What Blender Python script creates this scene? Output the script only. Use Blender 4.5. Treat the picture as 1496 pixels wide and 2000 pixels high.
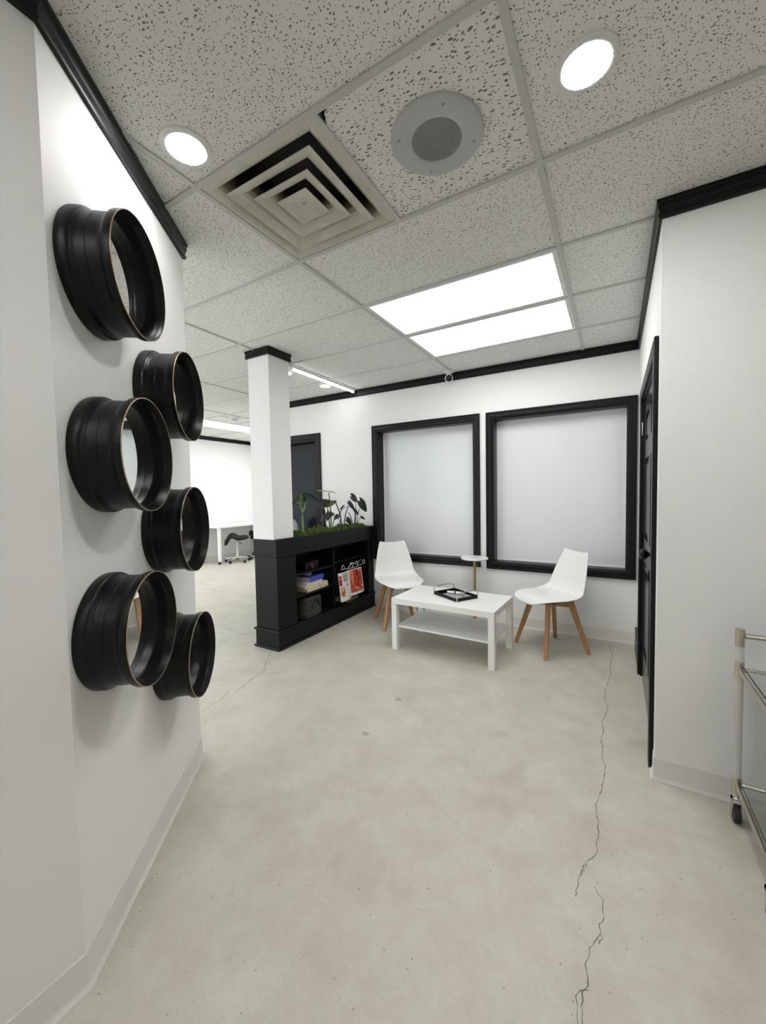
import bpy, bmesh, math, random
from mathutils import Vector, Matrix
random.seed(7)
PI = math.pi
scene = bpy.context.scene
for o in list(bpy.data.objects):
    bpy.data.objects.remove(o)
C = scene.collection

# ------------------------------------------------------------------ camera
H_CAM, H = 1.355, 2.614            # eye height, ceiling height
cam_d = bpy.data.cameras.new('camera')
cam_d.sensor_fit = 'VERTICAL'
cam_d.sensor_height = 24.0
cam_d.lens = 773.99 * 24.0 / 2000.0
cam_d.clip_start = 0.02
cam = bpy.data.objects.new('camera', cam_d)
C.objects.link(cam)
yaw, pitch, roll = math.radians(-30.420), math.radians(2.636), math.radians(-1.014)
fwd = Vector((math.sin(yaw), math.cos(yaw), 0)); rgt = Vector((math.cos(yaw), -math.sin(yaw), 0)); up = Vector((0, 0, 1))
f2 = fwd * math.cos(pitch) - up * math.sin(pitch)
u2 = up * math.cos(pitch) + fwd * math.sin(pitch)
r3 = rgt * math.cos(roll) + u2 * math.sin(roll)
u3 = u2 * math.cos(roll) - rgt * math.sin(roll)
cam.matrix_world = Matrix(((r3.x, u3.x, -f2.x, 0), (r3.y, u3.y, -f2.y, 0), (r3.z, u3.z, -f2.z, H_CAM), (0, 0, 0, 1)))
scene.camera = cam

# ------------------------------------------------------------------ world, exposure
w = bpy.data.worlds.new('world'); scene.world = w; w.use_nodes = True
w.node_tree.nodes['Background'].inputs[0].default_value = (0.75, 0.82, 0.9, 1)
w.node_tree.nodes['Background'].inputs[1].default_value = 0.3
vs = scene.view_settings
vs.view_transform = 'Standard'; vs.look = 'None'; vs.gamma = 1.0; vs.use_curve_mapping = False
vs.exposure = 1.33
scene.cycles.max_bounces = 6; scene.cycles.diffuse_bounces = 4; scene.cycles.transmission_bounces = 5; scene.cycles.glossy_bounces = 3
scene.cycles.caustics_reflective = scene.cycles.caustics_refractive = False
scene.cycles.adaptive_threshold = 0.03; scene.cycles.use_light_tree = False
E_TROFFER, E_FILL, E_FAR, E_DOWN, E_LINEAR, E_WINDOW = 2.7, 1.9, 3.7, 112.0, 3.0, 1.2

# ------------------------------------------------------------------ materials
def new_mat(name):
    m = bpy.data.materials.new(name); m.use_nodes = True
    nt = m.node_tree
    return m, nt, nt.nodes['Principled BSDF']
def setp(b, **k):
    for key, v in k.items():
        b.inputs[key.replace('_', ' ')].default_value = v
def mat(name, col, rough=0.5, metal=0.0, spec=0.5, bump=None, var=None, coat=0.0, trans=0.0, ior=1.45):
    m, nt, b = new_mat(name)
    setp(b, Base_Color=(*col, 1), Roughness=rough, Metallic=metal, Specular_IOR_Level=spec, Coat_Weight=coat, Transmission_Weight=trans, IOR=ior)
    tc = None
    if bump or var:
        tc = nt.nodes.new('ShaderNodeTexCoord')
    if var:                       # (scale, amount): mottled colour
        n = nt.nodes.new('ShaderNodeTexNoise'); n.inputs['Scale'].default_value = var[0]; n.inputs['Detail'].default_value = 5
        nt.links.new(tc.outputs['Object'], n.inputs['Vector'])
        mx = nt.nodes.new('ShaderNodeMix'); mx.data_type = 'RGBA'
        a = var[1]
        mx.inputs[6].default_value = (*[c * (1 - a) for c in col], 1); mx.inputs[7].default_value = (*[min(1, c * (1 + a)) for c in col], 1)
        nt.links.new(n.outputs['Fac'], mx.inputs[0]); nt.links.new(mx.outputs[2], b.inputs['Base Color'])
    if bump:                      # (scale, strength)
        n = nt.nodes.new('ShaderNodeTexNoise'); n.inputs['Scale'].default_value = bump[0]; n.inputs['Detail'].default_value = 3
        nt.links.new(tc.outputs['Object'], n.inputs['Vector'])
        bp = nt.nodes.new('ShaderNodeBump'); bp.inputs['Strength'].default_value = bump[1]; bp.inputs['Distance'].default_value = 0.002
        nt.links.new(n.outputs['Fac'], bp.inputs['Height']); nt.links.new(bp.outputs['Normal'], b.inputs['Normal'])
    return m
def emit(name, col, s):
    m, nt, b = new_mat(name)
    setp(b, Base_Color=(0.9, 0.9, 0.9, 1), Emission_Color=(*col, 1), Emission_Strength=s, Roughness=0.4)
    return m

def N(nt, t, **inp):
    n = nt.nodes.new('ShaderNode' + t)
    for k, v in inp.items():
        n.inputs[k.replace('_', ' ')].default_value = v
    return n
def mth(nt, op, a, b=None, c=None, clamp=False):
    n = nt.nodes.new('ShaderNodeMath'); n.operation = op; n.use_clamp = clamp
    for i, x in enumerate((a, b, c)):
        if x is None: continue
        if isinstance(x, (int, float)): n.inputs[i].default_value = x
        else: nt.links.new(x, n.inputs[i])
    return n.outputs[0]
def mixc(nt, fac, a, b):
    n = nt.nodes.new('ShaderNodeMix'); n.data_type = 'RGBA'
    if isinstance(fac, (int, float)): n.inputs[0].default_value = fac
    else: nt.links.new(fac, n.inputs[0])
    for i, x in ((6, a), (7, b)):
        if isinstance(x, tuple): n.inputs[i].default_value = (*x, 1)
        else: nt.links.new(x, n.inputs[i])
    return n.outputs[2]
def ramp(nt, x, a, b):
    n = nt.nodes.new('ShaderNodeMapRange'); n.clamp = True
    n.inputs['From Min'].default_value = a; n.inputs['From Max'].default_value = b
    nt.links.new(x, n.inputs['Value'])
    return n.outputs[0]

def tile_mat(name, big=False):
    """mineral fibre ceiling tile: pin holes and worm-like fissures"""
    m, nt, b = new_mat(name)
    tc = N(nt, 'TexCoord'); oi = N(nt, 'ObjectInfo')
    va = nt.nodes.new('ShaderNodeVectorMath'); va.operation = 'SCALE'; va.inputs[0].default_value = (37.0, 19.0, 0)
    nt.links.new(oi.outputs['Random'], va.inputs['Scale'])
    ad = nt.nodes.new('ShaderNodeVectorMath'); ad.operation = 'ADD'
    nt.links.new(tc.outputs['Object'], ad.inputs[0]); nt.links.new(va.outputs[0], ad.inputs[1])
    nz = N(nt, 'TexNoise', Scale=14.0 if not big else 9.0, Detail=2.0)
    nt.links.new(ad.outputs[0], nz.inputs['Vector'])
    sc = nt.nodes.new('ShaderNodeVectorMath'); sc.operation = 'SCALE'; sc.inputs['Scale'].default_value = 0.05
    nt.links.new(nz.outputs['Color'], sc.inputs[0])
    ad2 = nt.nodes.new('ShaderNodeVectorMath'); ad2.operation = 'ADD'
    nt.links.new(ad.outputs[0], ad2.inputs[0]); nt.links.new(sc.outputs[0], ad2.inputs[1])
    def layer(vec, scl, stretch, rot, r0, keep):
        mp = N(nt, 'Mapping'); mp.inputs['Scale'].default_value = (scl * stretch[0], scl * stretch[1], 1); mp.inputs['Rotation'].default_value = (0, 0, rot)
        nt.links.new(vec, mp.inputs['Vector'])
        v = nt.nodes.new('ShaderNodeTexVoronoi'); v.voronoi_dimensions = '2D'; v.inputs['Scale'].default_value = 1.0
        nt.links.new(mp.outputs[0], v.inputs['Vector'])
        sp = N(nt, 'SeparateColor'); nt.links.new(v.outputs['Color'], sp.inputs[0])
        rad = mth(nt, 'MULTIPLY', mth(nt, 'SUBTRACT', sp.outputs[0], keep, clamp=True), r0 / (1 - keep))
        return mth(nt, 'DIVIDE', mth(nt, 'SUBTRACT', rad, v.outputs['Distance'], clamp=True), 0.06, clamp=True)
    if big:
        a = layer(ad2.outputs[0], 64, (0.62, 1.45), 0.75, 0.33, 0.25)
        c = layer(ad.outputs[0], 90, (0.8, 1.2), 0.9, 0.28, 0.45)
    else:
        a = layer(ad2.outputs[0], 86, (0.85, 1.3), 1.1, 0.29, 0.32)
        c = layer(ad.outputs[0], 98, (1.2, 0.85), 0.2, 0.29, 0.42)
    msk = mth(nt, 'MAXIMUM', a, mth(nt, 'MULTIPLY', c, 0.9))
    n2 = N(nt, 'TexNoise', Scale=3.0, Detail=4.0); nt.links.new(ad.outputs[0], n2.inputs['Vector'])
    base = mixc(nt, n2.outputs['Fac'], (0.84, 0.835, 0.81), (0.885, 0.885, 0.875))
    col = mixc(nt, msk, base, (0.20, 0.185, 0.15))
    nt.links.new(col, b.inputs['Base Color'])
    setp(b, Roughness=0.9, Specular_IOR_Level=0.2)
    return m

def floor_mat():
    m, nt, b = new_mat('polished_concrete')
    tc = N(nt, 'TexCoord')
    P = tc.outputs['Object']
    n1 = N(nt, 'TexNoise', Scale=1.3, Detail=4.0, Roughness=0.62, Distortion=0.25); nt.links.new(P, n1.inputs['Vector'])
    n2 = N(nt, 'TexNoise', Scale=5.0, Detail=5.0, Roughness=0.7, Distortion=0.2); nt.links.new(P, n2.inputs['Vector'])
    n3 = N(nt, 'TexNoise', Scale=110.0, Detail=2.0, Roughness=0.75); nt.links.new(P, n3.inputs['Vector'])
    c1 = mixc(nt, ramp(nt, n1.outputs['Fac'], 0.3, 0.7), (0.500, 0.468, 0.390), (0.610, 0.595, 0.540))
    c2 = mixc(nt, ramp(nt, n2.outputs['Fac'], 0.32, 0.7), (0.410, 0.378, 0.302), (0.655, 0.640, 0.585))
    c = mixc(nt, 0.5, c1, c2)
    c = mixc(nt, mth(nt, 'MULTIPLY', ramp(nt, n3.outputs['Fac'], 0.40, 0.70), 0.36), c, (0.44, 0.42, 0.36))
    # small pits and specks
    v = nt.nodes.new('ShaderNodeTexVoronoi'); v.voronoi_dimensions = '2D'; v.inputs['Scale'].default_value = 24.0
    nt.links.new(P, v.inputs['Vector'])
    sp = N(nt, 'SeparateColor'); nt.links.new(v.outputs['Color'], sp.inputs[0])
    pit = mth(nt, 'DIVIDE', mth(nt, 'SUBTRACT', mth(nt, 'MULTIPLY', mth(nt, 'SUBTRACT', sp.outputs[0], 0.72, clamp=True), 0.32), v.outputs['Distance'], clamp=True), 0.02, clamp=True)
    c = mixc(nt, mth(nt, 'MULTIPLY', pit, 0.6), c, (0.17, 0.155, 0.12))
    # a few worn stains
    v2 = nt.nodes.new('ShaderNodeTexNoise'); v2.inputs['Scale'].default_value = 1.7; v2.inputs['Detail'].default_value = 4; v2.inputs['Distortion'].default_value = 1.5
    nt.links.new(P, v2.inputs['Vector'])
    c = mixc(nt, mth(nt, 'MULTIPLY', ramp(nt, v2.outputs['Fac'], 0.58, 0.74), 0.30), c, (0.33, 0.295, 0.225))
    nt.links.new(c, b.inputs['Base Color'])
    nt.links.new(mth(nt, 'MULTIPLY_ADD', n2.outputs['Fac'], 0.25, 0.34), b.inputs['Roughness'])
    setp(b, Specular_IOR_Level=0.35)
    return m

def soot_shade_mat():
    """cream enamel diffuser, sooty, with recess shade painted in towards the throat"""
    m, nt, b = new_mat('soot_shaded_enamel')
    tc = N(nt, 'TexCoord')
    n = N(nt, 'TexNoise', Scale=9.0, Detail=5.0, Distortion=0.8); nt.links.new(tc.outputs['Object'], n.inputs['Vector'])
    at = N(nt, 'Attribute'); at.attribute_name = 'soot_shade'
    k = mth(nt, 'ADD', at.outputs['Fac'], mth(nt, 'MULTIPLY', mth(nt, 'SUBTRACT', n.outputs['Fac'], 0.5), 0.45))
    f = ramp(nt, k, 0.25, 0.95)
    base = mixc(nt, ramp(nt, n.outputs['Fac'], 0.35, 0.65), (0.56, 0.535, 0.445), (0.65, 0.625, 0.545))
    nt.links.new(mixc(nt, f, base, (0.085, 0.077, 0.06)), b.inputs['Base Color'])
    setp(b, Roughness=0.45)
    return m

def art_mat(name, kind):
    """printed page"""
    m, nt, b = new_mat(name)
    tc = N(nt, 'TexCoord')
    n = N(nt, 'TexNoise', Scale=9.0, Detail=3.0, Distortion=2.2); nt.links.new(tc.outputs['Object'], n.inputs['Vector'])
    cr = nt.nodes.new('ShaderNodeValToRGB'); e = cr.color_ramp.elements
    if kind == 'red':
        cols = [(0.30, (0.10, 0.006, 0.006)), (0.44, (0.42, 0.02, 0.015)), (0.54, (0.62, 0.10, 0.05)), (0.62, (0.72, 0.34, 0.08)), (0.74, (0.75, 0.45, 0.25))]
    elif kind == 'fruit':
        cols = [(0.30, (0.5, 0.05, 0.03)), (0.47, (0.65, 0.12, 0.06)), (0.55, (0.62, 0.5, 0.12)), (0.7, (0.5, 0.5, 0.3))]
    elif kind == 'grey':
        cols = [(0.30, (0.16, 0.17, 0.17)), (0.5, (0.36, 0.37, 0.36)), (0.7, (0.6, 0.6, 0.58))]
    else:
        cols = [(0.30, (0.6, 0.42, 0.08)), (0.5, (0.75, 0.7, 0.6)), (0.6, (0.4, 0.25, 0.2)), (0.72, (0.8, 0.75, 0.55))]
    e[0].position, e[0].color = cols[0][0], (*cols[0][1], 1); e[1].position, e[1].color = cols[-1][0], (*cols[-1][1], 1)
    for p, c in cols[1:-1]:
        x = e.new(p); x.color = (*c, 1)
    nt.links.new(n.outputs['Fac'], cr.inputs[0]); nt.links.new(cr.outputs[0], b.inputs['Base Color'])
    setp(b, Roughness=0.3)
    return m

def wood_mat():
    m, nt, b = new_mat('beech_wood')
    tc = N(nt, 'TexCoord'); mp = N(nt, 'Mapping'); mp.inputs['Scale'].default_value = (30, 30, 2.5)
    nt.links.new(tc.outputs['Object'], mp.inputs['Vector'])
    n = N(nt, 'TexNoise', Scale=2.0, Detail=6.0, Distortion=1.0); nt.links.new(mp.outputs[0], n.inputs['Vector'])
    nt.links.new(mixc(nt, ramp(nt, n.outputs['Fac'], 0.3, 0.7), (0.36, 0.175, 0.065), (0.53, 0.29, 0.12)), b.inputs['Base Color'])
    setp(b, Roughness=0.42)
    return m

M = dict(
    wall=mat('white_wall_paint', (0.85, 0.85, 0.84), 0.62, spec=0.3),
    trim=mat('black_trim_paint', (0.0045, 0.0045, 0.005), 0.36, spec=0.3, bump=(60, 0.05)),
    door=mat('black_door_gloss', (0.014, 0.015, 0.016), 0.2, bump=(40, 0.05)),
    navy=mat('navy_glass_door', (0.012, 0.016, 0.025), 0.18, spec=0.35),
    base=mat('vinyl_cove_base', (0.70, 0.685, 0.66), 0.45, var=(3, 0.03)),
    tee=mat('ceiling_tee_metal', (0.60, 0.605, 0.59), 0.5),
    tile=tile_mat('mineral_ceiling_tile'), tile_big=tile_mat('fissured_ceiling_tile', True),
    plenum=mat('plenum_dark', (0.02, 0.02, 0.02), 0.9),
    floor=floor_mat(), crack=mat('crack_dirt', (0.14, 0.128, 0.10), 0.9, var=(40, 0.3)),
    soot_shade=soot_shade_mat(), duct=mat('duct_dark', (0.05, 0.048, 0.042), 0.7),
    white_metal=mat('white_enamel', (0.80, 0.80, 0.79), 0.35), grey_metal=mat('grey_enamel', (0.52, 0.53, 0.53), 0.45, var=(8, 0.04)),
    grille=mat('grille_grey', (0.36, 0.365, 0.36), 0.5),
    troffer=emit('troffer_acrylic', (1.0, 0.995, 0.975), E_TROFFER), troffer3=emit('troffer_acrylic_far', (0.97, 1.0, 1.0), E_FAR), fill_panel=emit('fill_panel_acrylic', (1.0, 0.995, 0.98), E_FILL), down=emit('downlight_lens', (1.0, 1.0, 0.99), E_DOWN), down2=emit('small_downlight_lens', (1.0, 1.0, 0.98), 11.0), down3=emit('bright_downlight_lens', (1.0, 1.0, 0.99), 44.0),
    linear=emit('linear_tube', (0.95, 0.99, 1.0), E_LINEAR), daylight=emit('unseen_window_glow', (0.90, 0.96, 1.0), E_WINDOW),
    film=mat('frosted_white_film', (0.76, 0.785, 0.795), 0.2, spec=0.3, bump=(5, 0.02)),
    black=mat('black_lacquer', (0.004, 0.004, 0.0042), 0.36, spec=0.3), satin=mat('black_satin_board', (0.0045, 0.0048, 0.0052), 0.42, spec=0.3, bump=(50, 0.06)),
    bronze=mat('worn_bronze_edge', (0.40, 0.31, 0.21), 0.4, metal=0.6), mirror=mat('mirror_silver', (0.93, 0.94, 0.93), 0.015, metal=1.0),
    shell=mat('white_polypropylene', (0.84, 0.84, 0.825), 0.34), pad=mat('white_leatherette', (0.83, 0.825, 0.81), 0.48, bump=(200, 0.1)),
    wood=wood_mat(), wtable=mat('white_table_foil', (0.86, 0.86, 0.845), 0.3), marble=mat('white_marble', (0.83, 0.82, 0.80), 0.2, var=(6, 0.05)),
    brass=mat('brushed_brass', (0.46, 0.33, 0.15), 0.36, metal=0.9), chrome=mat('chrome', (0.75, 0.75, 0.75), 0.12, metal=1.0), champ=mat('champagne_metal', (0.60, 0.555, 0.48), 0.18, metal=1.0),
    rubber=mat('black_rubber', (0.012, 0.012, 0.012), 0.5), leather=mat('black_leather', (0.007, 0.0068, 0.0065), 0.4, spec=0.3, bump=(120, 0.1)),
    acrylic=mat('clear_acrylic', (0.95, 0.95, 0.93), 0.12, trans=0.55), glass=mat('clear_glass', (0.93, 0.97, 0.95), 0.03, trans=0.95),
    paper=mat('white_paper', (0.80, 0.79, 0.76), 0.6), pages=mat('page_block', (0.60, 0.57, 0.50), 0.8, bump=(400, 0.4)), blue=mat('blue_cover', (0.045, 0.075, 0.42), 0.35, var=(30, 0.35)),
    red=art_mat('red_print', 'red'), fruit=art_mat('fruit_print', 'fruit'), greyp=art_mat('grey_print', 'grey'), cover=art_mat('mixed_cover', 'mix'), brown=mat('brown_ink', (0.10, 0.03, 0.02), 0.5),
    leaf_d=mat('dark_taro_leaf', (0.022, 0.030, 0.022), 0.32, var=(30, 0.4)), leaf_g=mat('green_leaf', (0.13, 0.24, 0.045), 0.4, var=(25, 0.3)), leaf_o=mat('olive_leaf', (0.085, 0.10, 0.03), 0.4, var=(25, 0.3)),
    stem_g=mat('green_stem', (0.16, 0.25, 0.08), 0.5, var=(30, 0.2)), stem_d=mat('purple_brown_stem', (0.085, 0.068, 0.065), 0.5), moss=mat('moss', (0.085, 0.145, 0.028), 0.9, var=(45, 0.85)), soil=mat('soil', (0.03, 0.022, 0.014), 0.95, var=(60, 0.5)),
    tablet=mat('grey_tablet', (0.30, 0.32, 0.33), 0.25), wicker=mat('dark_wicker', (0.055, 0.050, 0.038), 0.75, bump=(80, 0.8), var=(40, 0.5)), blackglass=mat('black_glass', (0.008, 0.008, 0.008), 0.06),
)

# ------------------------------------------------------------------ mesh builder
class MB:
    def __init__(s): s.v, s.f = [], []
    def add(s, vs, fs):
        o = len(s.v); s.v += [tuple(x) for x in vs]; s.f += [tuple(i + o for i in f) for f in fs]; return s
    def box(s, x0, x1, y0, y1, z0, z1):
        return s.add([(x0, y0, z0), (x1, y0, z0), (x1, y1, z0), (x0, y1, z0), (x0, y0, z1), (x1, y0, z1), (x1, y1, z1), (x0, y1, z1)],
                     [(0, 3, 2, 1), (4, 5, 6, 7), (0, 1, 5, 4), (1, 2, 6, 5), (2, 3, 7, 6), (3, 0, 4, 7)])
    def prism(s, poly, z0, z1):          # CCW polygon
        n = len(poly)
        return s.add([(x, y, z0) for x, y in poly] + [(x, y, z1) for x, y in poly],
                     [tuple(range(n - 1, -1, -1)), tuple(range(n, 2 * n))] + [(i, (i + 1) % n, n + (i + 1) % n, n + i) for i in range(n)])
    def loft(s, rings, cap=True, closed=True):
        n = len(rings[0]); vs = [p for r in rings for p in r]; fs = []
        for k in range(len(rings) - 1):
            for i in range(n if closed else n - 1):
                j = (i + 1) % n
                fs.append((k * n + i, k * n + j, (k + 1) * n + j, (k + 1) * n + i))
        if cap and closed:
            fs.append(tuple(range(n - 1, -1, -1))); fs.append(tuple(range((len(rings) - 1) * n, len(rings) * n)))
        return s.add(vs, fs)
    def tube(s, pts, r, n=8):
        pts = [Vector(p) for p in pts]; rs = r if isinstance(r, (list, tuple)) else [r] * len(pts); rings = []
        ref = None
        for i, p in enumerate(pts):
            d = (pts[min(i + 1, len(pts) - 1)] - pts[max(i - 1, 0)]).normalized()
            if ref is None:
                ref = Vector((0, 0, 1)) if abs(d.z) < 0.9 else Vector((1, 0, 0))
            a = (ref - d * ref.dot(d)).normalized(); ref = a; b = d.cross(a)
            rings.append([p + (a * math.cos(2 * PI * k / n) + b * math.sin(2 * PI * k / n)) * rs[i] for k in range(n)])
        return s.loft(rings)
    def lathe(s, prof, n=24, cap=True, o=(0, 0, 0)):   # prof: (r, z), about Z
        return s.loft([[(o[0] + r * math.cos(2 * PI * k / n), o[1] + r * math.sin(2 * PI * k / n), o[2] + z) for k in range(n)] for r, z in prof], cap)
    def torus(s, prof, n=48):            # closed profile (r, z) about Z
        m = len(prof); rings = [[(r * math.cos(2 * PI * k / n), r * math.sin(2 * PI * k / n), z) for r, z in prof] for k in range(n)]
        vs = [p for r in rings for p in r]
        return s.add(vs, [(k * m + i, ((k + 1) % n) * m + i, ((k + 1) % n) * m + (i + 1) % m, k * m + (i + 1) % m) for k in range(n) for i in range(m)])
    def frame(s, x0, x1, z0, z1, prof):  # picture-frame sweep in the XZ plane; prof: (inset, y) closed
        rings = []
        for cx, cz, sx, sz in ((x0, z0, 1, 1), (x1, z0, -1, 1), (x1, z1, -1, -1), (x0, z1, 1, -1)):
            rings.append([(cx + sx * i, y, cz + sz * i) for i, y in prof])
        m = len(prof); vs = [p for r in rings for p in r]
        return s.add(vs, [(k * m + i, k * m + (i + 1) % m, ((k + 1) % 4) * m + (i + 1) % m, ((k + 1) % 4) * m + i) for k in range(4) for i in range(m)])
    def xf(s, mtx):
        s.v = [tuple(mtx @ Vector(p)) for p in s.v]; return s
    def mesh(s, name, mt, smooth=None):
        me = bpy.data.meshes.new(name); me.from_pydata(s.v, [], s.f)
        bm = bmesh.new(); bm.from_mesh(me); bmesh.ops.recalc_face_normals(bm, faces=bm.faces); bm.to_mesh(me); bm.free()
        if mt is not None: me.materials.append(M[mt] if isinstance(mt, str) else mt)
        if smooth:
            me.polygons.foreach_set('use_smooth', [True] * len(me.polygons)); me.set_sharp_from_angle(angle=math.radians(smooth))
        return me
    def build(s, name, mt, parent=None, smooth=None, bevel=0, loc=(0, 0, 0), rot=(0, 0, 0), sub=0, seg=2):
        return obj(name, s.mesh(name, mt, smooth), parent, bevel, loc, rot, sub, seg)

def obj(name, me, parent=None, bevel=0, loc=(0, 0, 0), rot=(0, 0, 0), sub=0, seg=2):
    o = bpy.data.objects.new(name, me); C.objects.link(o); o.parent = parent; o.location = loc; o.rotation_euler = rot
    if bevel:
        b = o.modifiers.new('bevel', 'BEVEL'); b.width = bevel; b.segments = seg; b.limit_method = 'ANGLE'; b.angle_limit = 0.6
    if sub:
        b = o.modifiers.new('sub', 'SUBSURF'); b.levels = b.render_levels = sub
    return o
def empty(name, loc=(0, 0, 0), rz=0, rot=None):
    o = bpy.data.objects.new(name, None); C.objects.link(o); o.location = loc; o.rotation_euler = rot or (0, 0, rz); o.empty_display_size = 0.1
    return o
def tag(o, label, cat, group=None):
    o['label'] = label; o['category'] = cat
    if group: o['group'] = group
    return o
def struct(o, label=None, cat=None):
    o['kind'] = 'structure'
    if label: o['label'] = label
    if cat: o['category'] = cat
    return o
def copy_tree(o, parent=None):
    c = o.copy(); C.objects.link(c); c.parent = parent
    for ch in [x for x in bpy.data.objects if x.parent == o]:
        copy_tree(ch, c)
    return c
def box(name, x0, x1, y0, y1, z0, z1, mt, parent=None, bevel=0, **k):
    return MB().box(x0, x1, y0, y1, z0, z1).build(name, mt, parent, bevel=bevel, **k)

def lit_side(o, d):
    """only the faces looking along d glow; edges and back are plain white plastic"""
    o.data.materials.append(M['white_metal'])
    for p in o.data.polygons:
        if p.normal.dot(Vector(d)) < 0.15: p.material_index = 1
    return o

# ------------------------------------------------------------------ room shell
XW, YW = 0.168, 4.05                # right wall plane, far wall plane
YR = 2.18                           # wall that returns to the right
A = Vector((-1.252, 0.467)); B = Vector((-1.857, 1.245))        # slanted wall
T = (B - A).normalized(); NW = Vector((T.y, -T.x))
XL, YB = -7.35, 6.5                 # far left room
floor = struct(box('floor', -7.6, 3.4, -3.5, 6.8, -0.1, 0.0, 'floor'), 'worn polished beige concrete floor with hairline cracks', 'floor')

def wall_holes(name, along, a0, a1, p0, p1, holes, label):
    """wall slab between p0..p1 in its thin axis, spanning a0..a1, with rectangular holes (a, b, z0, z1)"""
    mb = MB()
    ed = sorted({a0, a1, *[h[0] for h in holes], *[h[1] for h in holes]})
    for i in range(len(ed) - 1):
        l, r = ed[i], ed[i + 1]
        zs = [(0.0, H)]
        for h in holes:
            if h[0] <= l + 1e-6 and h[1] >= r - 1e-6:
                zs = [(0.0, h[2])] * (h[2] > 0) + [(h[3], H)]
        for z0, z1 in zs:
            mb.box(l, r, p0, p1, z0, z1) if along == 'x' else mb.box(p0, p1, l, r, z0, z1)
    bmv = mb.build(name, 'wall')
    return struct(bmv, label, 'wall')
W1, W2 = (-2.505, -1.207, 0.575, 2.158), (-1.142, 0.157, 0.568, 2.155)
CW = 0.07                           # casing width
D2 = (-4.29, -3.362, 0.0, 2.085)    # dark doorway in the far wall
wall_holes('wall_far', 'x', -4.42, XW + 0.15, YW, YW + 0.2,
           [(W1[0] + CW, W1[1] - CW, W1[2] + CW, W1[3] - CW), (W2[0] + CW, W2[1] - CW, W2[2] + CW, W2[3] - CW), D2], 'white far wall with two frosted windows and a dark doorway')
D1 = (2.325, 3.385, 0.0, 1.99)
wall_holes('wall_right', 'y', YR + 0.15, YW, XW, XW + 0.15, [D1], 'short white wall holding the black panelled door')
struct(box('wall_return', XW, 3.2, YR, YR + 0.15, 0, H, 'wall'), 'plain white wall behind the acrylic cart', 'wall')
Bb = B - NW * 0.12
wl = MB().prism([tuple(A), tuple(B), tuple(Bb), (-1.40, 0.467)], 0, H).build('wall_left', 'wall')
struct(wl, 'slanted white wall carrying six black round mirrors', 'wall')
struct(box('wall_left_near', -1.40, -1.252, -3.2, 0.467, 0, H, 'wall'), 'shaded white wall at the near left edge', 'wall')
struct(box('wall_back', -1.40, 3.2, -3.35, -3.2, 0, H, 'wall'), 'white wall behind the viewer', 'wall')
struct(box('wall_east', 3.2, 3.35, -3.35, YR + 0.15, 0, H, 'wall'), 'white wall far to the right', 'wall')
struct(box('wall_west', XL - 0.15, XL, -1.65, YB + 0.15, 0, H, 'wall'), 'bright white wall behind the desk in the far room', 'wall')
struct(box('wall_north', XL, -4.42, YB, YB + 0.15, 0, H, 'wall'), 'white end wall of the far room', 'wall')
struct(box('wall_jog', -4.42, -4.27, YW + 0.2, YB, 0, H, 'wall'), 'white side wall of the far room beyond the doorway', 'wall')
wall_holes('wall_south', 'x', XL, -1.40, -1.65, -1.5, [(-6.9, -2.2, 0.35, 2.35)], 'white wall with the unseen shop front window')

# unseen storefront window, assumed for the far room; glowing panes stand in for daylight
sw = struct(empty('window_3', (-4.55, -1.58, 0.35)), 'wide unseen shop front window with glowing panes', 'window')
lit_side(MB().box(-2.35, 2.35, -0.01, 0.01, 0, 2.0).build('pane', 'daylight', sw), (0, 1, 0))
for x in (-2.32, -0.78, 0.78, 2.32):
    MB().box(x - 0.03, x + 0.03, -0.03, 0.05, 0, 2.0).build('mullion', 'trim', sw)

# cove base (vinyl skirting), swept along the wall foot
def sweep(name, path, prof, mt, closed=False):
    """prof: (out, z) closed outline; path: xy list, room side on the left of travel"""
    P = [Vector(p) for p in path]; rings = []
    for i, p in enumerate(P):
        d0 = (P[i] - P[i - 1]).normalized() if (i or closed) else None
        d1 = (P[(i + 1) % len(P)] - P[i]).normalized() if (i < len(P) - 1 or closed) else None
        if d0 is None: d0 = d1
        if d1 is None: d1 = d0
        n0, n1 = Vector((-d0.y, d0.x)), Vector((-d1.y, d1.x))
        bi = (n0 + n1).normalized(); k = 1 / max(0.3, bi.dot(n0))
        rings.append([(p.x + bi.x * o * k, p.y + bi.y * o * k, z) for o, z in prof])
    mb = MB()
    if closed: rings.append(rings[0])
    mb.loft(rings, cap=not closed)
    return mb
BASE = [(0.0, 0.0), (0.016, 0.0), (0.0155, 0.004), (0.009, 0.010), (0.005, 0.022), (0.004, 0.096), (0.0025, 0.101), (0.0, 0.102)]
CR = [(0.0, H - 0.078), (0.013, H - 0.078), (0.016, H - 0.072), (0.016, H - 0.064), (0.0125, H - 0.060), (0.014, H - 0.042), (0.018, H - 0.036), (0.0185, H - 0.022), (0.016, H - 0.019), (0.022, H - 0.014), (0.0225, H - 0.001), (0.0, H - 0.001)]
def skirting(name, path): return struct(sweep(name, path, BASE, 'base').build(name, 'base', smooth=30), 'pale grey vinyl cove base along the wall foot', 'baseboard')
def crown(name, path, label): return struct(sweep(name, path, CR, 'trim').build(name, 'trim', smooth=25), label, 'trim')
a, b_, bb = tuple(A), tuple(B), tuple(Bb)
o = skirting('baseboard_left', [bb, b_, a, (-1.252, -3.2)]); o['label'] = 'pale vinyl cove base under the round mirrors'
o = skirting('baseboard_far', [(XW, YW), (-2.505, YW)]); o['label'] = 'pale vinyl cove base under the frosted windows'
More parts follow.
